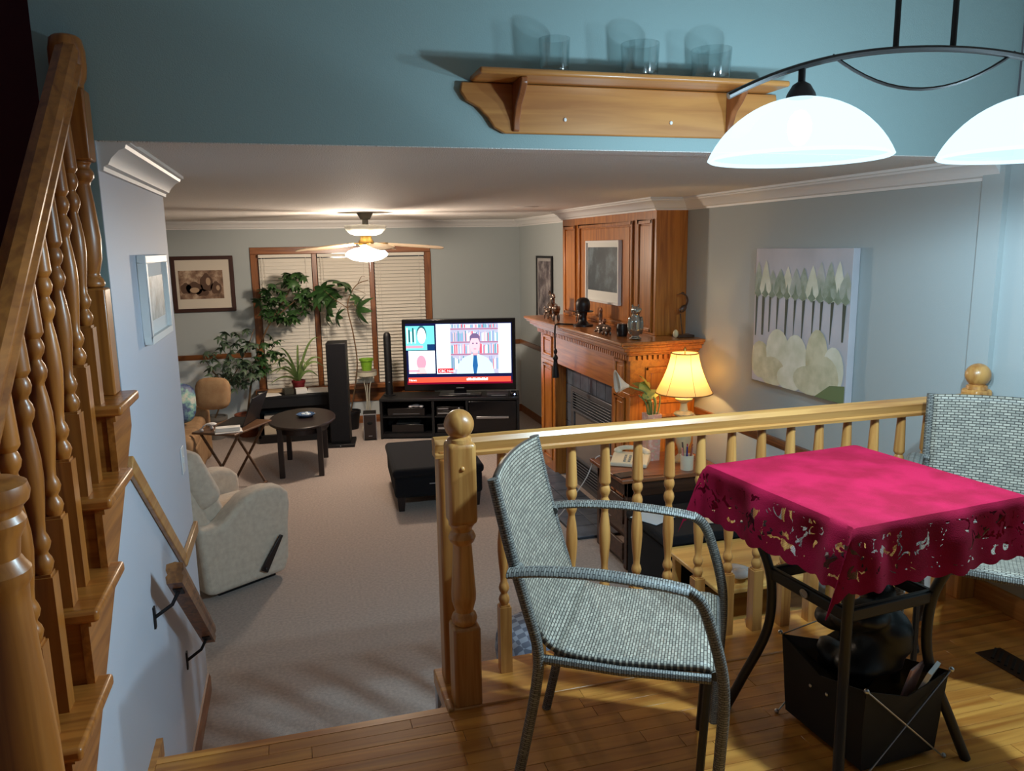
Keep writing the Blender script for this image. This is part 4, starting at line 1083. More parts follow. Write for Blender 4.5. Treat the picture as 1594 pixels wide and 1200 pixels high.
lv.add([tuple(p+Vector((0, -.007, 0))) for p in pts]+[tuple(p+Vector((0, .007, 0))) for p in pts], [tuple(range(6)), tuple(reversed(range(6, 12)))]+[(i, i+6, (i+1) % 6+6, (i+1) % 6) for i in range(6)])
lv.lathe([(.012, -.02), (.012, .02)], 10, a_, Matrix.Rotation(R(90), 3, 'X')); lv.build('lever', m_blackwood, rec, bevel=.004)

# ================================================================== SOFA CORNER
sf = thing('sofa', 'tan upholstered sofa half hidden behind the partition', 'sofa', (-1.45, 7.55, 0), 0)
MB().box(-.55, .55, -.80, .80, .06, .40).build('base', m_tan, sf, bevel=.04, seg=3)
for y in (-.62, .62): MB().box(-.55, .58, y-.16 if y < 0 else y-.10, y+.10 if y < 0 else y+.16, .04, .58).build('arm', m_tan, sf, bevel=.07, seg=5)
MB().box(-.55, -.25, -.66, .66, .35, .85).build('backrest', m_tan, sf, bevel=.08, seg=5)
for y in (-.28, .26): MB().box(-.28, .56, y-.25, y+.25, .38, .52).build('seat_cushion', m_tan, sf, bevel=.05, seg=4)
cu = MB(); cu.ell((0, 0, 0), (.17, .055, .16), 20, pw=.6); o = cu.build('cushion', m_tan, base=False); o.location = (-.80, 8.02, .735); o.rotation_euler = (R(-14), 0, R(-10))
tag(o, 'plain tan cushion propped on the sofa arm', 'cushion')
m_flor = art('floral_cloth', [(40, 44, 92), (70, 92, 130), (120, 170, 160), (190, 190, 180)], 9)
cu = MB(); cu.ell((0, 0, 0), (.19, .07, .19), 20, pw=.6); o = cu.build('throw_pillow', m_flor, base=False); o.location = (-1.10, 7.62, .735); o.rotation_euler = (R(-20), R(8), R(20))
tag(o, 'blue and teal floral throw pillow on the tan sofa', 'pillow')

ta2 = R(-30)
tt = thing('tray_table', 'folding brown wooden tray table with crossed legs', 'tray table', (-.565, 7.08, 0), ta2)
TT = .60
MB().box(-.21, .21, -.29, .29, TT-.02, TT).build('top', traywood, tt, bevel=.008, seg=3)
for y in (-.20, .20):
    for s in (-1, 1):
        MB().cbox((0, y+s*.008, TT/2-.012), (.022, .014, math.hypot(.36, TT-.03)), Matrix.Rotation(s*math.atan2(.36, TT-.03), 3, 'Y')).build('leg', traywood, tt, bevel=.003)
for s in (-1, 1):
    MB().tube([(s*.165, -.21, .04), (s*.165, .21, .04)], .009, 8).build('stretcher', traywood, tt)
def on_tray(x, y, z):
    c, s = math.cos(ta2), math.sin(ta2); return (-.565+c*x-s*y, 7.08+s*x+c*y, z)
lt = thing('laptop', 'open dark laptop on the folding tray table', 'laptop', on_tray(-.02, .10, TT+.0005), R(-108))
MB().box(-.19, .19, -.12, .12, 0, .016).build('keyboard_base', m_black, lt, bevel=.004)
ld = MB(); ld.cbox((0, .12+.052, .016+.120), (.38, .009, .265), Matrix.Rotation(R(-23), 3, 'X')); lid = ld.build('lid', mat('dark_lid', (34, 32, 36), .35), lt, bevel=.003)
MB().cbox((0, .12+.047, .016+.120), (.35, .002, .235), Matrix.Rotation(R(-23), 3, 'X')).build('screen', m_blackgloss, lid)
o = MB().box(-.11, .11, -.08, .08, 0, .006).build('paper_sheet', m_paper, base=False); o.location = on_tray(.09, -.20, TT+.0005); o.rotation_euler.z = R(8); tag(o, 'white paper sheet on the near end of tray table', 'paper')
o = MB().box(-.10, .10, -.045, .045, 0, .035).build('white_book', m_paper, bevel=.004, base=False); o.location = on_tray(.09, -.205, TT+.007); o.rotation_euler.z = R(4); tag(o, 'thick white book lying on papers on the tray table', 'book')
mb = MB(); mb.tube(arc(lambda t: (.05*math.cos(math.pi*t), 0, .05*math.sin(math.pi*t)+.012), 12), .006, 6); mb.ell((-.05, 0, .014), (.016, .022, .016), 10); mb.ell((.05, 0, .014), (.016, .022, .016), 10)
o = mb.build('headphones', mat('grey_plastic', (176, 176, 180), .4), base=False); o.location = on_tray(-.11, -.22, TT+.0005); o.rotation_euler = (R(20), 0, R(40)); o.location.z += .004; tag(o, 'grey headphones on the corner of the tray table', 'headphones')
mb = MB(); mb.ell((0, 0, .014), (.045, .028, .018), 12); o = mb.build('computer_mouse', m_white, base=False); o.location = on_tray(-.17, -.06, TT+.005); tag(o, 'white computer mouse beside the laptop', 'mouse')

# ================================================================== WINDOW CORNER
be = thing('media_bench', 'low black open bench under the window heaped with papers', 'bench', (-.02, 8.98, 0), 0)
MB().box(-.42, .40, -.20, .20, .50, .53).build('top', m_black, be, bevel=.004)
MB().box(-.42, .40, -.19, .19, .06, .09).build('bottom_shelf', m_black, be); MB().box(-.42, .40, -.19, .19, .0, .06).build('plinth', m_black, be)
for x in (-.42, .375): MB().box(x, x+.025, -.19, .19, .06, .50).build('side', m_black, be)
MB().box(-.40, .38, -.195, -.18, .40, .50).build('front_rail', m_black, be)
MB().box(-.40, .38, .18, .19, .09, .50).build('back_panel', m_black, be)
def bitem(name, label, cat, m, x, y, z, sx, sy, sz, rz=0, rx=0):
    o = MB().box(-sx/2, sx/2, -sy/2, sy/2, 0, sz).build(name, m, bevel=.002, base=False); o.location = (x, y, z); o.rotation_euler = (rx, 0, rz); return tag(o, label, cat)
bitem('paper_sheet', 'loose white papers at the left of the black bench', 'paper', m_paper, -.30, 8.90, .5305, .20, .26, .008, R(14))
bitem('book', 'tan paperback leaning over papers on the black bench', 'book', mat('kraft', (178, 150, 116), .7), -.22, 9.00, .540, .20, .13, .022, R(-14))
bitem('picture_box', 'small dark box with pale lid edge on the bench', 'box', mat('dark_olive', (52, 50, 40), .6), -.10, 8.88, .5305, .10, .12, .06, R(12))
bitem('white_box', 'white cardboard box in the middle of the bench', 'box', m_paper, .04, 8.88, .5305, .12, .12, .055, R(6))
bitem('paper_folder', 'open white folder tilted on the bench beside the speaker', 'folder', m_paper, .235, 8.90, .545, .25, .20, .008, R(-8), R(6))
bitem('storage_bin', 'white storage bin low inside the black bench', 'bin', mat('bin_cream', (206, 196, 176), .6), -.30, 8.92, .0905, .16, .18, .14)
bitem('paper_stack', 'pale stack of magazines inside the black bench', 'magazines', mat('magazine', (190, 182, 174), .6), -.22, 8.90, .27, .30, .2, .07).location.z = .0905+.141

# ================================================================== PLANTS
def leaflet(L, w, droop, n=5):
    """one leaf blade along +x from the origin: (verts, faces)"""
    vs_ = []; fs = []
    for k in range(n+1):
        t = k/n; ww = w*math.sin(math.pi*min(1, t*.92+.06))**.8*(1-.25*t); z = -droop*t*t*L
        vs_ += [(t*L, -ww, z-.12*ww), (t*L, 0, z+.1*ww), (t*L, ww, z-.12*ww)]
    for k in range(n):
        b = k*3; fs += [(b, b+1, b+4, b+3), (b+1, b+2, b+5, b+4)]
    return vs_, fs
def palmate(L, w, n, droop, span=360):
    mb = MB()
    for i in range(n):
        a = R(span*i/n if span == 360 else -span/2+span*i/(n-1)); l_ = L*(1 if span == 360 else 1-.35*abs(i/(n-1)-.5)); v, f = leaflet(l_, w, droop*(.8+.4*((i*37) % 10)/10))
        m = Matrix.Rotation(a, 3, 'Z'); mb.add([m @ Vector(p) for p in v], f)
    return mb
def plant(name, label, loc, leaf_mbs, leaf_mat, spots, twigs, pot=None, pot_mat=None):
    g = thing(name, label, 'plant', loc)
    lo = Vector(loc)
    if pot:
        r, h = pot; MB().lathe([(0, 0), (r*.72, 0), (r*.95, h*.86), (r*1.04, h*.86), (r*1.04, h), (r*.9, h), (r*.88, h*.92), (0, h*.92)], 24).build('pot', pot_mat, g)
    for k, (pts, r) in enumerate(twigs):
        P = smoothpts([Vector(p)-lo for p in pts], 5); MB().tube(P, [r*(1-.55*i/len(P)) for i in range(len(P))], 7).build('stem', m_stem, g)
    protos = [None]*len(leaf_mbs)
    for i, (p, sc, rot) in enumerate(spots):
        k = i % len(leaf_mbs)
        if protos[k] is None:
            o = leaf_mbs[k].build('leaf', leaf_mat, g, weld=False, ang=80); protos[k] = o
        else: o = copy_part(protos[k], g)
        o.location = Vector(p)-lo; o.rotation_euler = rot; o.scale = (sc, sc, sc)
    return g
random.seed(21)
def scatter(cx, cz, rx, rz, n, y0, y1, s0, s1):
    out = []
    for _ in range(n):
        a = random.uniform(0, 2*math.pi); q = math.sqrt(random.random())
        out.append(((cx+rx*q*math.cos(a), random.uniform(y0, y1), cz+rz*q*math.sin(a)), random.uniform(s0, s1), (random.uniform(-.2, 1.1), random.uniform(-.6, .6), random.uniform(0, 6.28))))
    return out
umb = [palmate(.085, .021, 7, .45), palmate(.078, .022, 8, .6), palmate(.09, .020, 6, .35)]
sp = scatter(-.07, 1.53, .30, .24, 72, 8.96, 9.3, .8, 1.15) + scatter(.03, 1.79, .15, .08, 14, 9.0, 9.2, .8, 1.0) + scatter(.24, 1.62, .12, .06, 9, 9.0, 9.2, .8, 1.1) + scatter(-.24, 1.02, .10, .18, 14, 8.98, 9.2, .7, 1.0) + scatter(-.32, .88, .12, .12, 16, 8.95, 9.15, .8, 1.0)
plant('umbrella_plant', 'bushy green umbrella plant spreading across the window', (-.57, 9.27, 0), umb, m_leaf, sp,
      [([(-.57, 9.27, .24), (-.46, 9.25, .8), (-.28, 9.18, 1.25), (-.05, 9.12, 1.6), (.03, 9.1, 1.78)], .013), ([(-.2, 9.16, 1.35), (.1, 9.1, 1.58), (.36, 9.1, 1.62)], .007), ([(-.46, 9.25, .8), (-.3, 9.15, .95), (-.2, 9.1, 1.08)], .007)], (.14, .26), mat('terracotta', (150, 84, 58), .7))
sp = scatter(-.60, 1.12, .20, .19, 26, 8.95, 9.2, .65, .95) + scatter(-.66, .78, .28, .17, 60, 8.80, 9.15, .65, .95) + scatter(-.88, .97, .08, .08, 5, 8.9, 9.1, .7, .9)
plant('variegated_plant', 'grey-green trailing plant below the chair rail', (-.92, 9.25, 0), [palmate(.085, .020, 6, .6), palmate(.078, .021, 5, .8)], m_leafd, sp,
      [([(-.92, 9.25, .24), (-.75, 9.15, .6), (-.55, 9.1, .95), (-.42, 9.1, 1.25)], .009), ([(-.75, 9.15, .6), (-.9, 9.0, .85), (-.95, 8.98, 1.0)], .006)], (.13, .26), mat('stone_pot', (120, 116, 110), .8))
fat = [palmate(.20, .040, 7, .35, 300), palmate(.19, .038, 7, .6, 300)]
def up_(x, y, z, s, rx, ry, rz): return ((x, y, z), s, (R(rx), R(ry), R(rz)))
sp = [up_(.33, 9.0, 1.66, 1.0, 55, 10, 200), up_(.40, 9.05, 1.57, 1.0, 60, -10, 230), up_(.55, 9.0, 1.75, 1.05, 25, 0, 90), up_(.38, 9.0, 1.44, .95, 75, 0, 255), up_(.48, 9.02, 1.36, .75, 75, 0, 280), up_(.71, 8.98, 1.44, 1.1, 80, 0, 285), up_(.72, 9.05, 1.56, .6, 45, 20, 20), up_(.45, 9.06, 1.65, .9, 50, 0, 150), up_(.42, 9.0, 1.50, .7, 70, 10, 240), up_(.62, 9.02, 1.72, .7, 40, -10, 60), up_(.30, 9.03, 1.56, .8, 65, 0, 220), up_(.36, 8.98, 1.36, .65, 80, 0, 265)]
plant('fatsia_plant', 'tall thin plant with big lobed leaves behind the speaker', (.60, 9.22, 0), fat, m_leaf, sp,
      [([(.60, 9.22, .22), (.69, 9.12, .75), (.66, 9.05, 1.15), (.61, 9.03, 1.45), (.66, 9.03, 1.62), (.74, 9.03, 1.72), (.86, 9.03, 1.76)], .009), ([(.61, 9.03, 1.45), (.48, 9.03, 1.55), (.36, 9.0, 1.66)], .005), ([(.66, 9.03, 1.62), (.58, 9.0, 1.70), (.55, 9.0, 1.75)], .004), ([(.61, 9.03, 1.45), (.68, 9.0, 1.50), (.71, 8.98, 1.44)], .004), ([(.74, 9.03, 1.72), (.78, 9.0, 1.80), (.82, 9.0, 1.80)], .004), ([(.70, 9.03, 1.66), (.78, 9.0, 1.63), (.82, 9.0, 1.60)], .003), ([(.50, 9.03, 1.53), (.42, 9.0, 1.50), (.38, 9.0, 1.44)], .004)], (.11, .22), m_black)
# strap-leaved plant in a red pot
so_ = (.02, 9.03, .5305)
stp = thing('strap_plant', 'strap-leaved plant in a dark red pot under the window', 'plant', so_)
MB().lathe([(0, 0), (.052, 0), (.072, .10), (.078, .10), (.078, .125), (.068, .125), (.066, .11), (0, .11)], 24).build('pot', mat('dark_red_pot', (112, 28, 34), .4), stp)
for dx, hz, ln, dy in ((.24, .50, 1, .0), (.27, .36, 1, -.06), (.30, .28, 1, -.04), (.22, .18, 1, -.1), (-.19, .40, 1, 0), (-.27, .34, 1, -.05), (-.24, .24, 1, -.08), (-.33, .22, 1, -.03), (-.30, .12, 1, -.06), (.02, .42, 1, .05), (.10, .30, 1, -.1)):
    mb = MB(); n = 10; vs_ = []; fs = []
    for k in range(n+1):
        t = k/n; x = dx*(t**1.2); z = .10+hz*math.sin(min(1.0, t*1.05)*math.pi*(.62 if hz < .35 else .5))/math.sin(math.pi*.5) - (.10*t*t if hz < .4 else 0); y = dy*t
        w = .015*(1-t**3)+.002
        P_ = Vector((x, y, z)); 
        if k: tg = (P_-pv).normalized()
        else: tg = Vector((0, 0, 1))
        pv = P_; nn_ = tg.cross(Vector((0, 1, 0))).normalized()
        sd_ = (nn_*.8+Vector((0, .6, 0))).normalized()
        vs_ += [P_-sd_*w, P_+Vector((0, .003, 0)), P_+sd_*w]
    for k in range(n): b = k*3; fs += [(b, b+1, b+4, b+3), (b+1, b+2, b+5, b+4)]
    mb.add(vs_, fs).build('leaf', m_leafp, stp, weld=False, ang=80)
# plant stand with a small green pot
ps = thing('plant_stand', 'white wire plant stand with round top by the window', 'plant stand', (.80, 9.15, 0))
MB().lathe([(0, .69), (.11, .69), (.115, .695), (.115, .705), (0, .705)], 28).build('top', mat('stand_stone', (150, 140, 128), .6), ps)
m_cw = mat('cream_wire', (206, 200, 180), .5)
MB().lathe([(.112, .645), (.116, .645), (.116, .69), (.112, .69)], 28, cap=False).build('fretwork', m_cw, ps, solid=.003)
for a in (90, 210, 330):
    c, s = math.cos(R(a)), math.sin(R(a)); MB().tube(smoothpts([(.09*c, .09*s, .69), (.03*c, .03*s, .5), (.025*c, .025*s, .25), (.10*c, .10*s, 0)], 5), .006, 7).build('leg', m_cw, ps)
gp = thing('green_pot', 'small lime green pot on the wire plant stand', 'pot', (.80, 9.13, .7055))
MB().lathe([(0, 0), (.055, 0), (.072, .115), (.082, .115), (.084, .14), (.074, .14), (.07, .12), (0, .12)], 28).build('body', mat('lime_pot', (128, 176, 52), .4), gp)
MB().lathe([(0, .118), (.068, .122)], 24, cap=False).build('soil', mat('soil', (60, 42, 30), .95), gp)

# ================================================================== END TABLE, LAMP, PHONE
eo = (2.32, 4.69, 0); EZ = .63
et = thing('end_table', 'dark walnut end table beside the fireplace', 'end table', eo)
topw = wood('walnut_top', (150, 92, 56), (104, 58, 36), 'x', 16)
MB().box(-.36, .40, -.285, .28, EZ-.028, EZ).build('top', topw, et, bevel=.006)
MB().box(-.31, .36, -.255, .245, EZ-.13, EZ-.028).build('apron', darkwood, et, bevel=.003)
for x in (-.31, .33):
    for y in (-.255, .215): MB().box(x, x+.045, y, y+.045, 0, EZ-.028).build('leg', darkwood, et, bevel=.004)
MB().box(-.27, .34, -.22, .22, .18, .205).build('lower_shelf', darkwood, et)
MB().box(-.318, -.300, -.20, .20, .30, .48).build('side_panel', darkwood, et, bevel=.003); MB().box(-.318, -.300, -.20, .20, .05, .17).build('side_panel', darkwood, et, bevel=.003)
MB().box(-.26, .33, -.255, -.235, .05, EZ-.13).build('back_panel', m_blackwood, et)
# lamp
lo_ = (2.545, 4.70, EZ+.0005)
lp = thing('table_lamp', 'lit table lamp with a cream bell shade', 'lamp', lo_)
m_ceram = mat('cream_ceramic', (222, 204, 160), .3)
MB().lathe([(0, 0), (.075, 0), (.078, .012), (.05, .025), (.03, .05), (.036, .09), (.055, .14), (.058, .19), (.045, .25), (.028, .29), (.03, .31), (.062, .325), (.068, .335), (.060, .345), (.03, .355), (.022, .40), (.026, .415), (.056, .43), (.060, .44), (.052, .45), (.02, .46), (.012, .47), (.012, .60), (0, .60)], 28).build('base', m_ceram, lp)
m_sh = bpy.data.materials.new('lamp_shade_cloth'); m_sh.use_nodes = True; nt = m_sh.node_tree; nt.nodes.clear()
o_ = nt.nodes.new('ShaderNodeOutputMaterial'); t_ = nt.nodes.new('ShaderNodeBsdfTranslucent'); d__ = nt.nodes.new('ShaderNodeBsdfDiffuse'); x_ = nt.nodes.new('ShaderNodeMixShader')
t_.inputs[0].default_value = lin((255, 226, 160)); d__.inputs[0].default_value = lin((240, 222, 180)); x_.inputs[0].default_value = .55
nt.links.new(t_.outputs[0], x_.inputs[1]); nt.links.new(d__.outputs[0], x_.inputs[2]); nt.links.new(x_.outputs[0], o_.inputs[0])
SP = [(.092+.10*(k/10)**1.5, .755-.272*k/10) for k in range(11)]
MB().lathe(SP, 36, cap=False).build('shade', m_sh, lp)
m_seam = mat('shade_seam', (150, 110, 60), .8)
for i in range(6):
    a = R(25+60*i); MB().tube([((r+.001)*math.cos(a), (r+.001)*math.sin(a), z) for r, z in SP], .0016, 5).build('seam', m_seam, lp)
for r, z in (SP[0], SP[-1]): MB().tube([(r*math.cos(2*math.pi*i/36), r*math.sin(2*math.pi*i/36), z) for i in range(36)], .004, 6, closed=True).build('shade_trim', m_seam, lp)
MB().lathe([(.004, .60), (.004, .765), (.010, .77), (.008, .785), (0, .80)], 10).build('finial', MATS['brass'], lp)
MB().ell((0, 0, .64), (.03, .03, .04), 12).build('bulb', emission('bulb_warm', WARMER, 30), lp)
point_light('table_lamp_light', (.0, 0, .625), TABLE_LAMP_W, WARMER, .03, lp)
# phone
ph = thing('telephone', 'cream corded push-button telephone on the end table', 'telephone', (2.17, 4.74, EZ+.0005), R(-34))
MB().prism([(-.09, 0), (.10, 0), (.10, .060), (.035, .064), (-.09, .026)], 'x', -.125, .125).build('body', m_cream, ph, bevel=.008, seg=3)
mb = MB(); mb.tube(smoothpts([(-.10, .068, .082), (-.04, .066, .098), (.04, .066, .098), (.10, .068, .082)], 5), .016, 8); mb.ell((-.098, .068, .072), (.030, .030, .022), 12); mb.ell((.098, .068, .072), (.030, .030, .022), 12); mb.build('handset', m_cream, ph)
k0 = None
for i in range(3):
    for j in range(4):
        p = (-.03+.032*i, -.062+.022*j, .036+.0068*j)
        if k0 is None: k0 = MB().cbox((0,0,0), (.016, .014, .010)).build('key', mat('grey_key', (170, 166, 156), .5), ph); k0.location = p
        else: copy_part(k0, ph, loc=p)
o = MB().tube(smoothpts([(2.10, 4.86, .66), (2.0, 4.94, .64), (1.93, 5.0, .45), (1.80, 5.25, .10), (1.72, 5.5, .006)], 6), .004, 6).build('cord', m_white); o.parent = ph; o.matrix_parent_inverse = (Matrix.Translation(ph.location) @ Matrix.Rotation(R(-34), 4, 'Z')).inverted()
# mug of pens
cup = thing('pen_cup', 'cream cup crammed with pens on the end table', 'cup', (2.47, 4.50, EZ+.0005))
MB().lathe([(0, 0), (.042, 0), (.045, .10), (.041, .10), (.038, .008), (0, .008)], 24).build('cup', m_cream, cup)
for i, c in enumerate(((40, 70, 160), (190, 60, 60), (70, 60, 60), (230, 150, 140), (30, 50, 130), (160, 90, 60))):
    a = i*1.05; MB().tube([(.018*math.cos(a), .018*math.sin(a), .012), (.038*math.cos(a), .038*math.sin(a), .15+.015*(i % 3))], .005, 6).build('pen', mat('pen%d' % i, c, .5), cup)
# calla lily in a patterned pot
va = thing('calla_lily', 'white calla lily and leaves in a pink floral pot', 'flower', (2.355, 4.80, EZ+.0005))
MB().lathe([(0, 0), (.060, 0), (.072, .33), (.066, .33), (.055, .02), (0, .02)], 4, axis=rotz(R(45))).build('pot', art('pink_floral', [(226, 216, 206), (214, 160, 150), (196, 190, 170)], 28), va, smooth=False)
for i in range(9):
    a = i*.7; q = .03+.012*(i % 3)
    MB().tube(smoothpts([(.5*q*math.cos(a), .5*q*math.sin(a), .26), (q*math.cos(a), q*math.sin(a), .40), (q*1.5*math.cos(a)-.03, q*1.5*math.sin(a), .46)], 4), .005, 6).build('stalk', m_leafp, va)
MB().tube(smoothpts([(0, 0, .3), (-.05, -.02, .47), (-.15, -.03, .52), (-.20, -.03, .54)], 5), .006, 6).build('flower_stem', m_leafp, va)
def spathe(u, v):
    a = (u-.5)*2*math.pi*.92; r = .010+.045*v**1.3; x = -.19-.085*v; tip = .05*max(0, math.cos(a))*v**2
    return (x-tip*.3, -.03+r*math.sin(a), .54+r*math.cos(a)+tip+.01*v)
MB().grid(spathe, 20, 8).build('spathe', mat('calla_white', (236, 232, 220), .5), va, solid=.002)
m_yel = mat('yellow_green_leaf', (198, 190, 96), .5, noise=(12, (160, 160, 80)))
for i, (dx, dz, rz) in enumerate(((-.10, .50, 20), (-.05, .54, 70), (-.02, .50, 120), (-.08, .45, -20))):
    v, f = leaflet(.13, .045, .4); o = MB().add(v, f).build('leaf', m_yel, va, weld=False, ang=80); o.location = (dx, -.02, dz); o.rotation_euler = (R(50), R(-30), R(rz))
# small papers by the lamp
tag(MB().cbox((2.03, 4.50, EZ+.004), (.14, .10, .008), rotz(R(8))).build('notebook', m_blackwood), 'slim dark notebook on the edge of the end table', 'notebook')
tag(MB().cbox((2.20, 4.49, EZ+.003), (.13, .11, .005), rotz(R(-6))).build('brown_notepad', topw), 'brown leather notepad beside the slim notebook', 'notepad')

# ================================================================== BELOW THE RAILING
bc_ = thing('black_chest', 'long low black chest between end table and pine table', 'chest', (2.33, 4.08, 0))
MB().box(-.36, .44, -.26, .26, .02, .40).build('body', m_blackfab, bc_, bevel=.02, seg=3)
MB().box(-.37, .45, -.27, .27, .40, .46).build('lid', m_blackfab, bc_, bevel=.02, seg=3)
o = bitem('blue_paper', 'pale blue paper sheet sliding off the black chest', 'paper', mat('blue_paper', (186, 206, 222), .7), 2.06, 4.15, .4625, .22, .20, .003, R(28))
o = bitem('cream_paper', 'cream papers lying on the black chest', 'paper', mat('cream_paper', (214, 196, 170), .7), 2.44, 4.03, .4625, .28, .22, .006, R(-12))
pt_ = thing('pine_table', 'low pine side table below the railing', 'side table', (2.30, 3.50, 0))
MB().box(-.34, .40, -.30, .30, .385, .41).build('top', pinewood, pt_, bevel=.006)
for x in (-.31, .33):
    for y in (-.27, .23): MB().box(x, x+.04, y, y+.04, 0, .385).build('leg', pinewood, pt_, bevel=.004)
MB().box(-.30, .36, -.26, .26, .14, .155).build('lower_shelf', pinewood, pt_)
pb = MB()
for i in range(7): pb.ell((2.13+.035*math.cos(i*1.9), 3.30+.05*math.sin(i*2.3), .44+.012*(i % 3)), (.055, .045, .028), 8)
tag(pb.build('plastic_bag', mat('clear_plastic', (196, 186, 180), .2, coat=.4), remesh=.012), 'crumpled clear plastic bag on the pine table', 'bag')
bt = thing('white_bottle', 'white plastic squeeze bottle standing on the pine table', 'bottle', (2.46, 3.30, .4105))
MB().lathe([(0, 0), (.032, 0), (.034, .01), (.034, .11), (.028, .13), (.016, .14), (.014, .145)], 20).build('body', m_white, bt)
MB().lathe([(.015, .145), (.015, .165), (.009, .185), (0, .19)], 16).build('cap', m_white, bt)
m_chk = bpy.data.materials.new('grey_check'); m_chk.use_nodes = True; nt = m_chk.node_tree; b_ = nt.nodes['Principled BSDF']; b_.inputs['Roughness'].default_value = .95
ck = nt.nodes.new('ShaderNodeTexChecker'); ck.inputs['Scale'].default_value = 26; ck.inputs[1].default_value = lin((150, 158, 172)); ck.inputs[2].default_value = lin((104, 110, 126)); tc = nt.nodes.new('ShaderNodeTexCoord')
nt.links.new(tc.outputs['Object'], ck.inputs[0]); nt.links.new(ck.outputs[0], b_.inputs['Base Color'])
cu = MB(); cu.ell((1.36, 3.36, .155), (.50, .26, .155), 28, pw=.55)
tag(cu.build('floor_cushion', m_chk), 'large grey checked floor cushion below the railing', 'cushion')

# ================================================================== ON THE MANTEL
MZ = 1.4505
def figurine(name, label, cat, parts, loc, m, vox=.006, rz=0):
    mb = MB()
    for c, r in parts: mb.ell(c, r, 10)
    o = mb.build(name, m, base=False, remesh=vox, weld=False); o.location = loc; o.rotation_euler.z = rz
    return tag(o, label, cat)
legs4 = lambda a, b, h, r: [((x, y, h/2), (r, r, h/2+.008)) for x in (-a, a) for y in (-b, b)]
figurine('animal_figurine', 'tallest pewter animal figurine, at the far end of the mantel', 'figurine',
    [((0, 0, .10), (.035, .07, .04)), ((0, -.05, .15), (.025, .03, .06)), ((0, -.075, .20), (.018, .03, .025)), ((0, -.10, .19), (.014, .03, .014)), ((.02, .05, .05), (.014, .016, .055)), ((-.02, .05, .05), (.014, .016, .055)), ((.02, -.09, .12), (.011, .03, .012)), ((-.02, -.10, .09), (.011, .03, .012)), ((0, .10, .09), (.010, .035, .012)), ((0, 0, .008), (.04, .08, .009)), ((0, .03, .22), (.014, .012, .03)), ((0, -.02, .17), (.012, .05, .05))], (2.36, 6.99, MZ), m_pewter)
figurine('animal_figurine', 'small pewter animal figurine, second from the far mantel end', 'figurine',
    [((0, 0, .065), (.03, .045, .028)), ((0, -.05, .10), (.022, .026, .024)), ((0, -.075, .092), (.012, .02, .011)), ((0, .05, .09), (.008, .012, .03))]+legs4(.018, .03, .05, .010)+[((.014, -.04, .125), (.006, .008, .012)), ((-.014, -.04, .125), (.006, .008, .012))], (2.27, 6.80, MZ), m_pewter, rz=R(20))
figurine('animal_figurine', 'stout pewter animal figurine, third from the far mantel end', 'figurine',
    [((0, 0, .085), (.038, .055, .038)), ((0, -.06, .115), (.028, .03, .030)), ((0, -.095, .12), (.010, .018, .012)), ((0, -.108, .145), (.009, .010, .022)), ((.03, -.05, .115), (.008, .02, .025)), ((-.03, -.05, .115), (.008, .02, .025))]+legs4(.022, .034, .06, .014), (2.26, 6.55, MZ), m_pewter, rz=R(-15))
figurine('animal_figurine', 'small animal figurine half hidden beside the dark hatted bust', 'figurine',
    [((0, 0, .08), (.024, .045, .026)), ((0, -.045, .115), (.014, .018, .035)), ((0, -.065, .145), (.011, .024, .013)), ((0, .05, .07), (.008, .010, .035))]+legs4(.014, .03, .06, .009), (2.42, 6.36, MZ), m_pewter, rz=R(30))
bu = thing('hat_bust', 'dark bust wearing a bowler hat on the mantel', 'bust', (2.33, 6.06, MZ))
MB().lathe([(0, 0), (.085, 0), (.085, .012), (.05, .022), (.032, .045), (.030, .08), (.036, .10), (.036, .12)], 28).build('stand', m_bronze, bu)
MB().lathe([(.036, .115), (.085, .118), (.088, .124), (.055, .130), (.060, .16), (.060, .19), (.052, .215), (.032, .232), (0, .238)], 28).build('hat', m_bronze, bu)
MB().ell((-.028, -.01, .085), (.018, .02, .03), 12).build('face', m_pewter, bu)
ts = thing('tassel', 'black cord with long tassel hanging over the mantel edge', 'tassel', (2.14, 6.22, 1.0))
tp = Vector((2.14, 6.22, 1.0))
MB().tube([Vector(p)-tp for p in smoothpts([(2.30, 6.12, MZ+.006), (2.22, 6.18, MZ+.008), (2.152, 6.22, MZ+.006), (2.138, 6.222, 1.42), (2.137, 6.22, 1.32), (2.137, 6.22, 1.25)], 5)], .007, 8).build('cord', m_black, ts)
MB().lathe([(.006, .25), (.014, .24), (.017, .225), (.014, .21), (.008, .20), (.015, .19), (.022, .175), (.022, .16), (.016, .15), (.018, .13), (.024, .08), (.029, .02), (.029, .0), (0, .0)], 18).build('tassel_skirt', m_black, ts)
figurine('animal_figurine', 'brown animal figurine with upright tail, right of the bust', 'figurine',
    [((0, 0, .04), (.028, .05, .034)), ((0, -.05, .075), (.018, .022, .02)), ((0, .03, .10), (.016, .022, .065)), ((0, .02, .15), (.014, .016, .03)), ((.015, -.03, .015), (.01, .02, .014)), ((-.015, -.03, .015), (.01, .02, .014))], (2.36, 5.72, MZ), mat('copper_brown', (150, 92, 58), .35, .4, noise=(30, (90, 70, 60))))
figurine('animal_figurine', 'low pewter figurine in front of the brown upright-tailed one', 'figurine',
    [((0, 0, .035), (.05, .06, .032)), ((0, -.07, .04), (.016, .022, .016)), ((.04, -.04, .012), (.014, .02, .012)), ((-.04, -.04, .012), (.014, .02, .012)), ((.04, .04, .012), (.014, .02, .012)), ((-.04, .04, .012), (.014, .02, .012))], (2.28, 5.52, MZ), m_pewter)
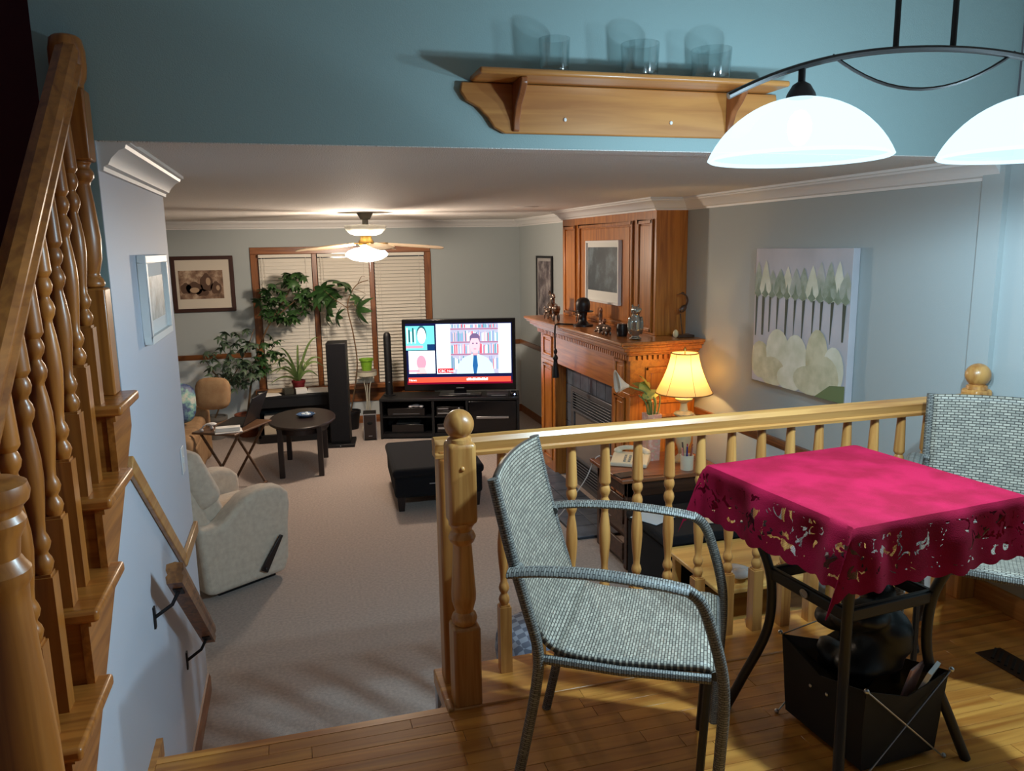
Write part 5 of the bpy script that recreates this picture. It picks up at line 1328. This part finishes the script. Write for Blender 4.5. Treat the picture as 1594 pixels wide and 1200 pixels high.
figurine('animal_figurine', 'small pewter figurine beside the dark round ornament', 'figurine',
    [((0, 0, .05), (.032, .045, .032)), ((0, -.045, .055), (.02, .022, .02)), ((0, -.066, .05), (.010, .008, .009))]+legs4(.018, .028, .03, .009), (2.24, 5.34, MZ), m_pewter)
tag(MB().lathe([(0, 0), (.036, 0), (.042, .03), (.042, .06), (.036, .09), (0, .09)], 20, (2.33, 5.26, MZ)).build('round_ornament', m_bronze), 'dark round ornament on the mantel beside the tall silver one', 'ornament')
ow = [((0, 0, .10), (.045, .04, .10)), ((0, -.005, .205), (.038, .036, .035)), ((.02, -.03, .215), (.014, .012, .014)), ((-.02, -.03, .215), (.014, .012, .014)), ((0, -.035, .20), (.006, .010, .008)), ((.045, 0, .10), (.012, .03, .07)), ((-.045, 0, .10), (.012, .03, .07)), ((0, 0, .01), (.05, .045, .012)), ((.024, 0, .24), (.008, .008, .014)), ((-.024, 0, .24), (.008, .008, .014))]
figurine('silver_ornament', 'tall shiny silver ornament at the near corner of the mantel', 'figurine', ow, (2.33, 5.03, MZ), mat('chrome_glass', (176, 176, 170), .12, .9))
tag(MB().ell((2.63, 5.0, MZ+.03), (.02, .02, .03), 14).build('white_egg', m_ceram), 'little white egg ornament beside the wooden crane', 'ornament')
cn = thing('crane_figurine', 'slender dark wooden crane on a plinth by the wall', 'figurine', (2.70, 5.03, MZ))
MB().box(-.06, .07, -.05, .05, 0, .018).build('plinth', darkwood, cn, bevel=.003)
MB().tube([(0, 0, .018), (-.012, 0, .10), (-.02, 0, .17)], .004, 6).build('leg', darkwood, cn)
mb = MB(); mb.ell((.0, 0, .205), (.035, .016, .022), 12, Matrix.Rotation(R(-40), 3, 'Y')); mb.tube(smoothpts([(.02, 0, .22), (.035, 0, .26), (.022, 0, .295), (.0, 0, .31)], 5), .007, 7); mb.ell((-.005, 0, .315), (.014, .010, .010), 10); mb.tube([(-.015, 0, .315), (-.05, 0, .305)], [.004, .001], 6)
mb.build('body', darkwood, cn)
